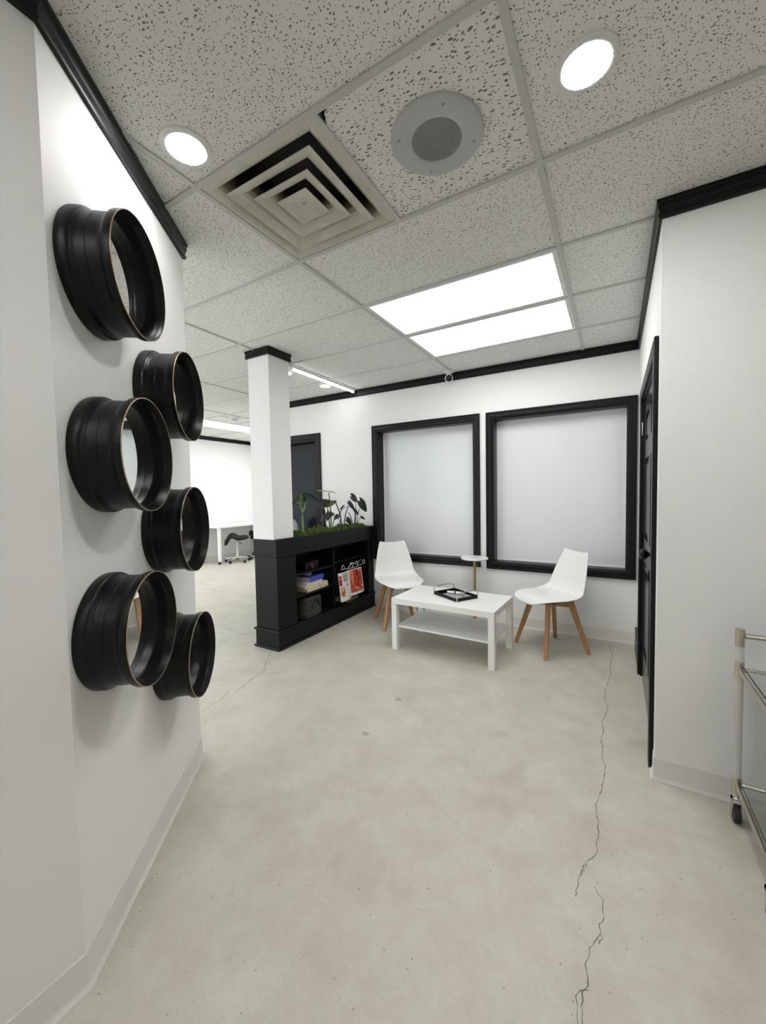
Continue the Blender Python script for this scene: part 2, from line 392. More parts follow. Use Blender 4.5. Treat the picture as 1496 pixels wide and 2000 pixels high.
o = skirting('baseboard_return', [(3.2, YR), (XW, YR), (XW, 2.25)]); o['label'] = 'pale vinyl cove base behind the acrylic cart'
o = skirting('baseboard_far_door', [(-2.80, YW), (D2[1] + 0.07, YW)]); o['label'] = 'pale vinyl cove base between planter and dark doorway'
o = skirting('baseboard_west', [(-4.42, YB), (XL, YB), (XL, -1.5)]); o['label'] = 'white cove base under the far room desk'
crown('trim_1', [bb, b_, a, (-1.252, -3.2)], 'black crown moulding above the round mirrors')
crown('trim_2', [(3.2, YR), (XW, YR), (XW, YW), (-4.42, YW), (-4.42, YB), (XL, YB), (XL, -1.5)], 'black crown moulding round the far walls')

# ------------------------------------------------------------------ ceiling: slab, tees, tiles
ceil = struct(box('ceiling', -7.6, 3.4, -3.5, 6.8, H + 0.22, H + 0.25, 'plenum'), 'suspended ceiling of speckled white tiles in a grey grid', 'ceiling')
GX = [-1.481 + 1.2192 * i for i in range(-5, 5)]
GY = [1.067 + 0.6096 * j for j in range(-7, 10)]
def inside(x, y):
    if -1.252 < x < 3.2 and -3.2 < y < YR: return True
    if x < XW and x > -4.42 and -1.5 < y < YW: return True
    return XL < x <= -4.42 and -1.5 < y < YB
def cell_in(x0, x1, y0, y1):
    return any(inside(x0 + (x1 - x0) * u, y0 + (y1 - y0) * v) for u in (0.03, .25, .5, .75, 0.97) for v in (0.03, .5, 0.97))
tw = 0.012
tile_me = MB().box(-0.6, 0.6, -0.295, 0.295, 0, 0.016).mesh('ceiling_tile', 'tile')
half_me = MB().box(-0.295, 0.295, -0.295, 0.295, 0, 0.016).mesh('ceiling_tile_half', 'tile')
hole_band = (-6.358, -5.748)
TROFFERS = []                       # (x0, x1, y0, y1)
def tee_run(x0, x1, y0, y1):
    return MB().box(x0, x1, y0, y1, H - 0.006, H + 0.0015).box((x0 + x1) / 2 - (0.001 if x1 - x0 < .1 else (x1 - x0) / 2), (x0 + x1) / 2 + (0.001 if x1 - x0 < .1 else (x1 - x0) / 2),
            (y0 + y1) / 2 - (0.001 if y1 - y0 < .1 else (y1 - y0) / 2), (y0 + y1) / 2 + (0.001 if y1 - y0 < .1 else (y1 - y0) / 2), H, H + 0.035)
ytop = {x: (YB if x < -4.42 else (YW if x < XW else YR)) for x in GX}
for x in GX:
    if x < XL or x > 3.2: continue
    y1 = ytop[x]; y0 = -1.5 if x < -1.3 else -3.2
    tee_run(x - tw, x + tw, y0, y1).build('main_tee', 'tee', ceil)
cross = tee_run(-0.6096 + tw, 0.6096 - tw, -tw, tw).mesh('cross_tee', 'tee')
troff_cells = {(5, 9), (5, 10), (5, 2), (5, 4), (7, 4), (7, 1)}   # column index from GX[0], row index in GY; cells behind the viewer are added fill
for i in range(len(GX) - 1):
    for j in range(len(GY) - 1):
        x0, x1, y0, y1 = GX[i], GX[i + 1], GY[j], GY[j + 1]
        if not cell_in(x0, x1, y0, y1): continue
        xm, ym = (x0 + x1) / 2, (y0 + y1) / 2
        if j > 0:
            obj('cross_tee', cross, ceil, loc=(xm, y0, 0))
        if i == 5 and j == 7:                # diffuser | speaker cell
            continue
        if i == 1:                           # column with the light band: half tiles
            obj('ceiling_tile', half_me, ceil, loc=(x0 + 0.9144, ym, H + 0.0015))
            continue
        if (i, j) in troff_cells:
            TROFFERS.append((x0, x1, y0, y1)); continue
        obj('ceiling_tile', tile_me, ceil, loc=(xm, ym, H + 0.0015), rot=(0, 0, PI * ((i * 7 + j * 3) % 2)))
# the cell shared by air diffuser and loudspeaker tile
gx, gy = -1.481, 1.067
mid = gx + 0.6096
tee_run(mid - tw, mid + tw, gy + tw, gy + 0.6096 - tw).build('cross_tee', 'tee', ceil)
c0, c1, d0, d1 = mid + 0.012, gx + 1.2192 - 0.010, gy + 0.010, gy + 0.6096 - 0.010
cx_, cy_ = (c0 + c1) / 2, (d0 + d1) / 2
broken = [(c1 - cx_, d0 - cy_), (c1 - cx_, d1 - cy_), (c0 - cx_, d1 - cy_), (c0 - cx_, d0 + 0.052 - cy_), (c0 + 0.006 - cx_, d0 + 0.040 - cy_), (c0 + 0.012 - cx_, d0 + 0.036 - cy_), (c0 + 0.016 - cx_, d0 + 0.020 - cy_), (c0 + 0.034 - cx_, d0 + 0.012 - cy_), (c0 + 0.042 - cx_, d0 - cy_)]
st = MB().prism(broken, 0, 0.016).build('ceiling_tile', 'tile_big', ceil, loc=(cx_, cy_, H + 0.0015))
st['label'] = 'coarser fissured tile with a broken corner'

# ------------------------------------------------------------------ troffers
def troffer(x0, x1, y0, y1, label, group=None, lens='troffer'):
    t = tag(empty('ceiling_light', ((x0 + x1) / 2, (y0 + y1) / 2, H)), label, 'ceiling light', group)
    hx, hy = (x1 - x0) / 2 - 0.013, (y1 - y0) / 2 - 0.013
    f = MB()
    for s_ in (-1, 1):
        f.box(-hx, hx, s_ * hy - 0.026 * (s_ > 0) , s_ * hy + 0.026 * (s_ < 0) , -0.003, 0.055)
        f.box(s_ * hx - 0.026 * (s_ > 0), s_ * hx + 0.026 * (s_ < 0), -hy + 0.026, hy - 0.026, -0.003, 0.055)
    f.box(-hx, hx, -hy, hy, 0.055, 0.075)
    f.build('housing', 'white_metal', t)
    dp = box('diffuser_panel', -hx + 0.026, hx - 0.026, -hy + 0.026, hy - 0.026, 0.010, 0.014, lens, t); lit_side(dp, (0, 0, -1))
    return t
names = {(5, 9): 'lit rectangular ceiling panel nearer the air diffuser', (5, 10): 'lit rectangular ceiling panel nearer the window wall'}
for (x0, x1, y0, y1) in TROFFERS:
    if abs(x0 + 1.481) < .01 and y0 > 2:
        troffer(x0, x1, y0, y1, names[(5, 9)] if y0 < 2.5 else names[(5, 10)])
    else:
        troffer(x0, x1, y0, y1, 'added fill panel out of view at %s %s' % ('the mirror wall side' if x0 < 0 else 'the cart side', ('far behind', 'just behind', 'beside')[0 if y0 < -1.5 else (1 if y0 < 0 else 2)] + ' the viewer'), 'added fill panels out of view', 'fill_panel')  # unseen panels added to brighten the near room
yb = GY[4]; ordn = iter(['sixth', 'fifth', 'fourth', 'third', 'second', 'first', 'zeroth'])
while yb + 1.2192 < 6.6:
    troffer(-6.358, -5.748, yb, min(yb + 1.2192, YB), '%s bright strip panel of the far room row, counted from its far end' % next(ordn), 'far room ceiling strip panels', 'troffer3'); yb += 1.2192

# ------------------------------------------------------------------ downlights
def downlight(x, y, label, lens='down', r=0.068):
    t = tag(empty('downlight', (x, y, H)), label, 'downlight')
    MB().torus([(r, 0.0015), (r + 0.020, 0.0015), (r + 0.019, -0.004), (r + 0.006, -0.009), (r - 0.001, -0.007)]).build('trim_ring', 'white_metal', t, smooth=40)
    lit_side(MB().lathe([(r, -0.002), (r - 0.002, -0.006), (r * 0.6, -0.0075), (0.002, -0.008)], 28).build('lens', lens, t, smooth=40), (0, 0, -1))
    return t
downlight(-1.345, 0.936, 'round downlight beside the slanted mirror wall', 'down3')
downlight(-0.085, 1.377, 'round downlight right of the ceiling loudspeaker')
downlight(-2.905, 3.68, 'small downlight near the far end of the linear lamp', 'down2', r=0.06)
downlight(-2.93, 3.07, 'small downlight half hidden behind the column top', 'down2', r=0.06)
downlight(0.9, -0.3, 'unseen fill downlight above the viewer', 'down2')  # added out of view as fill light
downlight(2.0, 1.4, 'unseen fill downlight above the acrylic cart side', 'down2')  # unseen lamp added for general brightness

# linear lamp along the ceiling tee
t = tag(empty('linear_lamp', (-2.735, 3.47, H)), 'slim glowing linear lamp running to the far wall', 'ceiling lamp')
box('housing', -0.02, 0.02, -0.53, 0.53, -0.018, -0.006, 'white_metal', t)
MB().tube([(0, -0.525, -0.024), (0, 0.525, -0.024)], 0.015, 12).build('tube', 'linear', t, smooth=40)
for s_ in (-1, 1): box('end_cap', -0.018, 0.018, s_ * 0.531 - 0.006, s_ * 0.531 + 0.006, -0.040, -0.006, 'white_metal', t)

# ------------------------------------------------------------------ air diffuser
t = tag(empty('air_diffuser', (gx + 0.3048, gy + 0.3048, H)), 'square cream louvred air diffuser with sooty, shade-darkened recesses', 'air vent')
def sq(h_, z): return [(-h_, -h_, z), (h_, -h_, z), (h_, h_, z), (-h_, h_, z)]
def rsq(h_, z, n=8): 
    out = []
    c = [(-1, -1), (1, -1), (1, 1), (-1, 1)]
    for k in range(4):
        for q in range(n):
            f_ = q / n
            out.append(((c[k][0] * (1 - f_) + c[(k + 1) % 4][0] * f_) * h_, (c[k][1] * (1 - f_) + c[(k + 1) % 4][1] * f_) * h_, z))
    return out
def soot_shade_part(name, rings, soot_shades, bevel=0):
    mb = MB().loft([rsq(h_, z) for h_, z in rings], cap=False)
    o = mb.build(name, 'soot_shade', t)
    at = o.data.attributes.new('soot_shade', 'FLOAT', 'POINT')  # sooty darkening plus painted recess shade, rising with depth
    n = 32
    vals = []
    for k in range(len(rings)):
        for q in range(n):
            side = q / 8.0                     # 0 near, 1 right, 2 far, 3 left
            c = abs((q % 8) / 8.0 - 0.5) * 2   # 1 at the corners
            vals.append(max(0, soot_shades[k]) * (1 - 0.45 * c ** 2))
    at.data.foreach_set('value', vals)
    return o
soot_shade_part('pan', [(0.291, 0.0), (0.2915, -0.003), (0.276, -0.004), (0.260, 0.001), (0.246, 0.010), (0.234, 0.024), (0.225, 0.045), (0.215, 0.085)], [0, 0, 0.05, 0.22, 0.5, 0.75, 1.0, 1.4])
soot_shade_part('louvre', [(0.223, -0.010), (0.2225, -0.0125), (0.200, -0.007), (0.180, 0.001), (0.166, 0.011), (0.155, 0.026), (0.148, 0.06)], [0, 0, 0.08, 0.28, 0.55, 0.8, 1.2])
soot_shade_part('louvre', [(0.147, -0.010), (0.1465, -0.0125), (0.124, -0.007), (0.106, 0.001), (0.093, 0.011), (0.083, 0.025), (0.076, 0.055)], [0, 0, 0.08, 0.28, 0.55, 0.8, 1.2])
o = soot_shade_part('louvre', [(0.079, -0.009), (0.0785, -0.0115), (0.060, -0.006), (0.030, 0.002), (0.002, 0.005)], [0, 0, 0.02, 0.05, 0.05])
MB().lathe([(0.001, -0.001), (0.006, -0.0005), (0.006, 0.004), (0.001, 0.004)], 12, o=(0, 0, 0)).build('screw', 'grey_metal', t)
MB().loft([rsq(0.216, 0.084), rsq(0.216, 0.20), rsq(0.001, 0.20)], cap=False).build('duct_box', 'duct', t)  # dark colour stands for the shade inside the gaps

# ceiling loudspeaker
t = tag(empty('ceiling_speaker', (-0.558, 1.372, H)), 'round grey ceiling loudspeaker with ribbed grille', 'loudspeaker')
MB().lathe([(0.1625, 0.0015), (0.1625, -0.004), (0.160, -0.008), (0.150, -0.011), (0.092, -0.013), (0.088, -0.011), (0.086, -0.008)], 64, cap=False).build('flange', 'grey_metal', t, smooth=30)
prof = []
r = 0.0865
k = 0
while r > 0.002:
    prof += [(r, -0.009), (r - 0.0016, -0.0125), (r - 0.0034, -0.0125), (r - 0.0046, -0.009)]
    r -= 0.0056
prof.append((0.0005, -0.012))
MB().lathe(prof, 48, cap=False).build('grille', 'grille', t, smooth=25)
for q in range(4):
    an = q * PI / 2 + 0.55
    MB().lathe([(0.0045, -0.0115), (0.0045, -0.0145), (0.003, -0.0155), (0.0003, -0.0155)], 10, o=(0.133 * math.cos(an), 0.133 * math.sin(an), 0)).build('screw', 'grille', t)

# security camera on the far crown
t = tag(empty('security_camera', (-1.505, 3.965, H)), 'small white ball security camera under the ceiling', 'camera'); t.scale = (1.15,) * 3
MB().lathe([(0.044, 0.0), (0.044, -0.010), (0.036, -0.016), (0.020, -0.020), (0.018, -0.034)], 24).build('mount', 'white_metal', t, smooth=40)
hd = MB().lathe([(0.0005, -0.036), (0.018, -0.033), (0.030, -0.022), (0.0365, -0.006), (0.0365, 0.010), (0.031, 0.024), (0.018, 0.034), (0.0005, 0.037)], 24)
aim = Vector((1.5, -3.96, -1.1)).normalized().to_track_quat('Z', 'Y').to_euler()
hd.build('head', 'white_metal', t, smooth=60, loc=(0, 0, -0.062), rot=aim)
MB().lathe([(0.027, 0.025), (0.0285, 0.0295), (0.022, 0.036), (0.0005, 0.0405)], 24).build('lens', 'blackglass', t, smooth=60, loc=(0, 0, -0.062), rot=aim)

# smoke detector in the far room
t = tag(empty('smoke_detector', (-5.28, 4.345, H)), 'white smoke detector on the far room ceiling', 'smoke detector')
MB().lathe([(0.085, 0), (0.085, -0.012), (0.07, -0.018), (0.045, -0.02)], 24).build('mount', 'white_metal', t, smooth=40)
MB().lathe([(0.05, -0.02), (0.05, -0.04), (0.038, -0.05), (0.001, -0.05)], 24).build('head', 'grey_metal', t, smooth=40)
t = tag(empty('ceiling_disc', (-5.42, 4.22, H)), 'flat white ceiling disc beside the smoke detector', 'ceiling disc')
MB().lathe([(0.10, 0), (0.10, -0.008), (0.085, -0.013), (0.001, -0.013)], 24).build('cover', 'white_metal', t, smooth=40)

# ------------------------------------------------------------------ windows of the far wall
CAS = [(0.0, 0.0), (0.0, -0.022), (0.006, -0.026), (0.014, -0.026), (0.018, -0.020), (0.030, -0.018), (0.042, -0.022), (0.050, -0.021), (0.054, -0.014), (0.064, -0.011), (0.070, -0.006), (0.072, 0.0)]
for k, (x0, x1, z0, z1) in enumerate((W1, W2)):
    wn = struct(empty('window_%d' % (k + 1), ((x0 + x1) / 2, YW, z0)), ['frosted white window with black frame beside the planter', 'frosted white window with black frame beside the door'][k], 'window')
    hx, hz = (x1 - x0) / 2, z1 - z0
    MB().frame(-hx, hx, 0, hz, CAS).build('casing', 'trim', wn, smooth=25)
    jb = MB()
    for l, r_, b0, b1 in ((-hx + CW - .001, -hx + CW + 0.006, CW, hz - CW), (hx - CW - 0.006, hx - CW + .001, CW, hz - CW)):
        jb.box(l, r_, -0.002, 0.15, b0, b1)
    jb.box(-hx + CW, hx - CW, -0.002, 0.15, CW - .001, CW + 0.006); jb.box(-hx + CW, hx - CW, -0.002, 0.15, hz - CW - 0.006, hz - CW + .001)
    jb.build('jamb', 'trim', wn)
    MB().frame(-hx + CW + .006, hx - CW - .006, CW + .006, hz - CW - .006, [(0, 0.118), (0.008, 0.118), (0.008, 0.13), (0, 0.13)]).build('stop_bead', 'white_metal', wn)
    box('pane', -hx + CW + .004, hx - CW - .004, 0.130, 0.136, CW + .004, hz - CW - .004, 'film', wn)

# dark doorway in the far wall
dn = struct(empty('door_2', ((D2[0] + D2[1]) / 2, YW, 0)), 'dark navy door with black frame behind the column', 'door')
hx, hz = (D2[1] - D2[0]) / 2, D2[3]
cs = MB()
for s_ in (-1, 1):
    cs.box(min(s_ * hx, s_ * (hx + 0.07)), max(s_ * hx, s_ * (hx + 0.07)), -0.02, 0.0, 0, hz + 0.07)
cs.box(-hx, hx, -0.02, 0.0, hz, hz + 0.07)
cs.build('casing', 'trim', dn, bevel=0.004)
jb = MB()
for s_ in (-1, 1): jb.box(min(s_ * hx, s_ * (hx - 0.03)), max(s_ * hx, s_ * (hx - 0.03)), -0.002, 0.2, 0, hz)
jb.box(-hx + .03, hx - .03, -0.002, 0.2, hz - 0.03, hz)
jb.build('jamb', 'trim', dn)
lf = box('leaf', -hx + 0.032, hx - 0.032, 0.10, 0.14, 0.005, hz - 0.032, 'navy', dn, bevel=0.003)
MB().frame(-hx + .034, hx - .034, 0.007, hz - .034, [(0, 0.098), (0.09, 0.098), (0.09, 0.104), (0, 0.104)]).build('stile_frame', 'trim', lf, bevel=0.002)

# black panelled door in the right wall (faces -X); local: x along the wall to the far side, y into the wall
def to_right(o): o.rotation_euler = (0, 0, 0)
dn = struct(empty('door_1', (XW, (D1[0] + D1[1]) / 2, 0), rz=PI / 2), 'black six panel door with round knob in the right wall', 'door')
hx, hz = (D1[1] - D1[0]) / 2, D1[3]          # local x = world y, local -y... world x = -local y
cs = MB()
for s_ in (-1, 1):
    cs.box(min(s_ * hx, s_ * (hx + 0.072)), max(s_ * hx, s_ * (hx + 0.072)), 0.0, 0.020, 0, hz + 0.072)
cs.box(-hx, hx, 0.0, 0.020, hz, hz + 0.072)
cs.build('casing', 'trim', dn, bevel=0.005)
jb = MB()
for s_ in (-1, 1): jb.box(min(s_ * hx, s_ * (hx - 0.018)), max(s_ * hx, s_ * (hx - 0.018)), -0.15, 0.004, 0, hz)
jb.box(-hx + .018, hx - .018, -0.15, 0.004, hz - 0.018, hz)
jb.build('jamb', 'trim', dn)
LW = hx - 0.020
lf = box('leaf', -LW, LW, -0.052, -0.017, 0.008, hz - 0.020, 'door', dn)
st = MB()
for x0, x1 in ((-LW, -LW + 0.115), (-0.06, 0.06), (LW - 0.115, LW)): st.box(x0, x1, -0.018, -0.006, 0.008, hz - 0.020)
rails = [(0.008, 0.24), (0.86, 1.02), (1.56, 1.68), (1.86, hz - 0.020)]
for z0, z1 in rails:
    st.box(-LW + 0.115, -0.06, -0.018, -0.006, z0, z1); st.box(0.06, LW - 0.115, -0.018, -0.006, z0, z1)
st.build('stiles_and_rails', 'door', lf)
for x0, x1 in ((-LW + 0.115, -0.06), (0.06, LW - 0.115)):
    for k in range(3):
        z0, z1 = rails[k][1], rails[k + 1][0]
        m_ = MB(); i0, i1 = 0.018, 0.045
        m_.loft([[(x0 + i0, -0.018, z0 + i0), (x1 - i0, -0.018, z0 + i0), (x1 - i0, -0.018, z1 - i0), (x0 + i0, -0.018, z1 - i0)],
                 [(x0 + i1, -0.009, z0 + i1), (x1 - i1, -0.009, z0 + i1), (x1 - i1, -0.009, z1 - i1), (x0 + i1, -0.009, z1 - i1)]])
        m_.build('panel', 'door', lf)
kx, kz = -LW + 0.070, 1.022
kn = MB().lathe([(0.032, 0.0), (0.032, 0.005), (0.026, 0.009), (0.013, 0.012), (0.011, 0.026), (0.016, 0.030), (0.0265, 0.040), (0.0285, 0.050), (0.025, 0.060), (0.014, 0.066), (0.0005, 0.067)], 28)
kn.build('knob', 'black', lf, smooth=35, loc=(kx, -0.006, kz), rot=(-PI / 2, 0, 0))
for z in (0.22, 1.0, 1.78):
    MB().lathe([(0.006, -0.045), (0.006, 0.045)], 10).build('hinge', 'chrome' if z > 1.5 else 'trim', dn, loc=(hx - 0.016, 0.006, z))
# black kick block between the door and the window corner
struct(box('trim_3', XW - 0.018, XW, 3.46, 3.90, 0, 0.20, 'trim', bevel=0.004), 'low black skirting block between door and window corner', 'trim')

# ------------------------------------------------------------------ column
colm = struct(box('column', -2.79, -2.54, 2.455, 2.70, 0.972, H - 0.002, 'wall', bevel=0.004), 'square white column rising from the black planter', 'column')
cc = [(-2.54, 2.455), (-2.79, 2.455), (-2.79, 2.70), (-2.54, 2.70)]
sweep('crown_moulding', cc, [(0, H - .064), (.015, H - .064), (.0165, H - .056), (.0165, H - .050), (.0135, H - .046), (.0140, H - .022), (.0175, H - .018), (.0180, H - .001), (0, H - .001)], 'trim', closed=True).build('crown_moulding', 'trim', colm, smooth=25)

# ------------------------------------------------------------------ planter cabinet
PX0, PX1, PY0, PY1 = -2.795, -2.512, 2.455, YW - 0.004
pl = tag(empty('planter_cabinet', (0, 0, 0)), 'long black planter cabinet with open shelves below', 'planter cabinet')
bd = MB()
bd.box(PX0 + .006, PX1 - .006, PY0 + .006, 2.70, 0.0, 0.835)          # solid end under the column
bd.box(PX0 + .006, PX1 - .006, 3.925, PY1, 0.0, 0.835)                # far end
bd.box(PX0 + .006, PX1 - .006, 2.70, 3.925, 0.0, 0.150)               # plinth
bd.box(PX0 + .006, PX0 + .024, 2.70, 3.925, 0.150, 0.835)             # back
bd.box(PX0 + .006, PX1 - .006, 2.70, 3.925, 0.812, 0.835)             # top board
bd.build('carcass', 'satin', pl, bevel=0.002)
tr = MB()
tr.box(PX0, PX1, PY0, 2.702, 0.835, 0.972)
tr.box(PX1 - .022, PX1, 2.702, PY1, 0.835, 0.972); tr.box(PX0, PX0 + .022, 2.702, PY1, 0.835, 0.972); tr.box(PX0 + .022, PX1 - .022, PY1 - .03, PY1, 0.835, 0.972)
tr.build('trough', 'satin', pl, bevel=0.003)
box('plinth_board', PX0, PX1, PY0, PY1, 0.0, 0.158, 'satin', pl, bevel=0.002)
per = [(PX1, PY1), (PX1, PY0), (PX0, PY0), (PX0, PY1)]
per = per[::-1]
def bead(z, r_): return [(0, z - r_), (r_ * .7, z - r_), (r_ * 1.2, z - r_ * .5), (r_ * 1.3, z), (r_ * 1.2, z + r_ * .5), (r_ * .7, z + r_), (0, z + r_)]
def planter_bead(z, r_): 
    return sweep('moulding', [(PX0, PY1), (PX0, PY0), (PX1, PY0), (PX1, PY1)], [(-o_, zz) for o_, zz in bead(z, r_)], 'satin').build('moulding', 'satin', pl, smooth=30)
planter_bead(0.832, 0.010); planter_bead(0.164, 0.010); planter_bead(0.011, 0.011)
box('divider', PX0 + .02, PX1 - .014, 3.262, 3.282, 0.150, 0.812, 'satin', pl)
for z in (0.625, 0.420): box('shelf', PX0 + .02, PX1 - .016, 2.70, 3.262, z - 0.016, z, 'satin', pl, bevel=0.002)
box('shelf', PX0 + .02, PX1 - .10, 3.282, 3.925, 0.609, 0.625, 'satin', pl, bevel=0.002)
box('soil', PX0 + .022, PX1 - .022, 2.702, PY1 - .03, 0.88, 0.960, 'soil', pl)

# moss bed
vs, fs = [], []
for k in range(5200):
    x, y = random.uniform(PX0 + .03, PX1 - .028), random.uniform(2.72, PY1 - .05)
    hh = 0.012 + 0.052 * random.random() ** 1.5 * (0.55 + 0.45 * math.sin(y * 21) * math.sin(y * 9 + 1) + .3 * (random.random() < .1))
    an = random.uniform(0, 2 * PI); l = random.uniform(0.004, 0.009); dx, dy = l * math.cos(an), l * math.sin(an); tx, ty = random.uniform(-.012, .012), random.uniform(-.012, .012)
    z = 0.958 + 0.014 * (0.5 + 0.5 * math.sin(y * 17 + x * 20))
    n_ = len(vs); vs += [(x - dx, y - dy, z), (x + dx, y + dy, z), (x + dx * .8 + tx, y + dy * .8 + ty, z + hh), (x - dx * .8 + tx, y - dy * .8 + ty, z + hh * .9)]; fs.append((n_, n_ + 1, n_ + 2, n_ + 3))
mo = MB(); mo.v, mo.f = vs, fs
ms = mo.build('moss', 'moss'); ms['kind'] = 'stuff'; tag(ms, 'low green moss covering the planter soil', 'moss')

# ------------------------------------------------------------------ plants
def leaf_mesh(name, L, Wd, mt, fold=0.25, curl=0.3, notch=0.22):
    n, m_ = 12, 6; rows = []
    for i in range(n + 1):
        u = i / n
        hw = Wd * (math.sin(PI * min(1, u * 0.96 + 0.04) ** 0.62) ** 0.85) * 0.5 if u < 1 else 0.0005
        row = []
        for j in range(-m_ // 2, m_ // 2 + 1):
            v = j / (m_ / 2)
            x = L * u - notch * L * (abs(v) ** 1.5) * (1 - u) ** 3
            row.append((x, hw * v, fold * hw * abs(v) - curl * L * u * u))
        rows.append(row)
    mb = MB().loft(rows, cap=False, closed=False)
    me = mb.mesh(name, mt, smooth=80)
    return me
def plant(name, base, label, stems, leaves):
    """stems: (points (x, y, z), radius, material); leaves: (base, tip, width, material, facing)"""
    B0 = Vector(base); p = tag(empty(name, base), label, 'plant')
    for pts, r0, sm in stems:
        P = [Vector(q) - B0 for q in pts]
        if len(P) == 2: P = [P[0], P[0].lerp(P[1], .5) + Vector((0, 0, .006)), P[1]]
        q = []
        for i in range(len(P) - 1):
            for s_ in range(4):
                u = s_ / 4
                a0, a1, a2, a3 = P[max(i - 1, 0)], P[i], P[i + 1], P[min(i + 2, len(P) - 1)]
                q.append(0.5 * ((2 * a1) + (a2 - a0) * u + (2 * a0 - 5 * a1 + 4 * a2 - a3) * u * u + (3 * a1 - a0 - 3 * a2 + a3) * u ** 3))
        q.append(P[-1])
        MB().tube(q, [r0 * (1 - 0.45 * i / (len(q) - 1)) for i in range(len(q))], 7).build('stem', sm, p, smooth=60)
    for bs, tp, Wd, mt, nrm in leaves:
        a0, a1 = Vector(bs) - B0, Vector(tp) - B0
        L = (a1 - a0).length; x = (a1 - a0).normalized(); z = Vector(nrm); z = (z - x * z.dot(x)).normalized(); y = z.cross(x)
        o = obj('leaf', leaf_mesh('leaf', L, Wd, mt, fold=0.18, curl=0.12), p, loc=tuple(a0))
        o.rotation_euler = Matrix((x, y, z)).transposed().to_euler()
        so = o.modifiers.new('solid', 'SOLIDIFY'); so.thickness = 0.0012
    return p
X0, Z0 = -2.62, 0.945
FC, FU, FS = (0.55, -0.75, 0.35), (0.1, -0.2, 1.0), (0.8, -0.2, 0.5)      # leaf faces: room, sky, sideways
plant('green_stalk_plant', (X0, 2.925, Z0), 'thick forked green stalk next to the column', [
    ([(X0, 2.921, Z0), (X0, 2.918, 1.08), (X0, 2.913, 1.19)], 0.0145, 'stem_g'),
    ([(X0, 2.913, 1.175), (X0, 2.95, 1.24), (X0, 2.980, 1.298)], 0.011, 'stem_g'),
    ([(X0, 2.913, 1.175), (X0, 2.893, 1.25), (X0, 2.895, 1.35)], 0.010, 'stem_g'),
    ([(X0, 2.913, 1.165), (X0, 2.87, 1.215), (X0 - .01, 2.80, 1.222)], 0.008, 'stem_d'),
    ([(X0, 2.895, 1.27), (X0, 2.86, 1.278), (X0, 2.80, 1.268)], 0.006, 'stem_g')],
    [((X0, 2.898, 1.355), (X0 + .01, 2.908, 1.265), 0.045, 'leaf_o', FC), ((X0, 2.947, 1.279), (X0, 2.80, 1.268), 0.030, 'leaf_o', FC),
     ((X0 - .02, 2.885, 1.335), (X0 - .03, 2.79, 1.285), 0.085, 'leaf_d', FC), ((X0 - .02, 2.93, 1.345), (X0 - .03, 3.02, 1.235), 0.07, 'leaf_d', FC)])
plant('broad_leaf_plant', (X0, 3.355, Z0), 'leafy plant with one bright green top leaf in mid planter', [
    ([(X0, 3.355, Z0), (X0, 3.361, 1.116), (X0, 3.350, 1.253), (X0, 3.336, 1.378)], 0.010, 'stem_g'),
    ([(X0, 3.345, Z0), (X0, 3.318, 1.156), (X0, 3.298, 1.235)], 0.007, 'stem_d'),
    ([(X0, 3.37, Z0), (X0, 3.40, 1.05), (X0, 3.43, 1.10)], 0.007, 'stem_d'),
    ([(X0, 3.335, Z0), (X0, 3.27, 1.04), (X0, 3.235, 1.10)], 0.006, 'stem_d')],
    [((X0, 3.215, 1.392), (X0 + .02, 3.43, 1.396), 0.10, 'leaf_g', FU), ((X0, 3.165, 1.246), (X0 + .03, 3.345, 1.308), 0.105, 'leaf_d', FC), ((X0, 3.283, 1.245), (X0 + .01, 3.486, 1.297), 0.065, 'leaf_o', FS),
     ((X0, 3.222, 1.085), (X0, 3.272, 1.165), 0.058, 'leaf_d', FC), ((X0, 3.340, 1.168), (X0, 3.292, 1.080), 0.062, 'leaf_d', FC), ((X0, 3.362, 1.138), (X0, 3.426, 1.163), 0.050, 'leaf_d', FC), ((X0, 3.489, 1.126), (X0, 3.412, 1.086), 0.052, 'leaf_d', FC)])
plant('slender_stem_plant', (X0, 3.567, Z0), 'thin branching purple stems between the leafy plants', [
    ([(X0, 3.560, Z0), (X0, 3.524, 1.134), (X0, 3.463, 1.249), (X0, 3.435, 1.294)], 0.0085, 'stem_d'),
    ([(X0, 3.574, Z0), (X0, 3.63, 1.128), (X0, 3.683, 1.216)], 0.0085, 'stem_d'),
    ([(X0, 3.485, 1.118), (X0, 3.53, 1.16), (X0, 3.61, 1.205), (X0, 3.705, 1.220)], 0.005, 'stem_d'),
    ([(X0, 3.555, Z0), (X0, 3.52, 1.05), (X0, 3.482, 1.105)], 0.005, 'stem_d'),
    ([(X0, 3.535, 1.10), (X0, 3.54, 1.16), (X0, 3.55, 1.20)], 0.003, 'stem_d')],
    [((X0, 3.540, 1.194), (X0, 3.628, 1.252), 0.022, 'leaf_d', FC)])
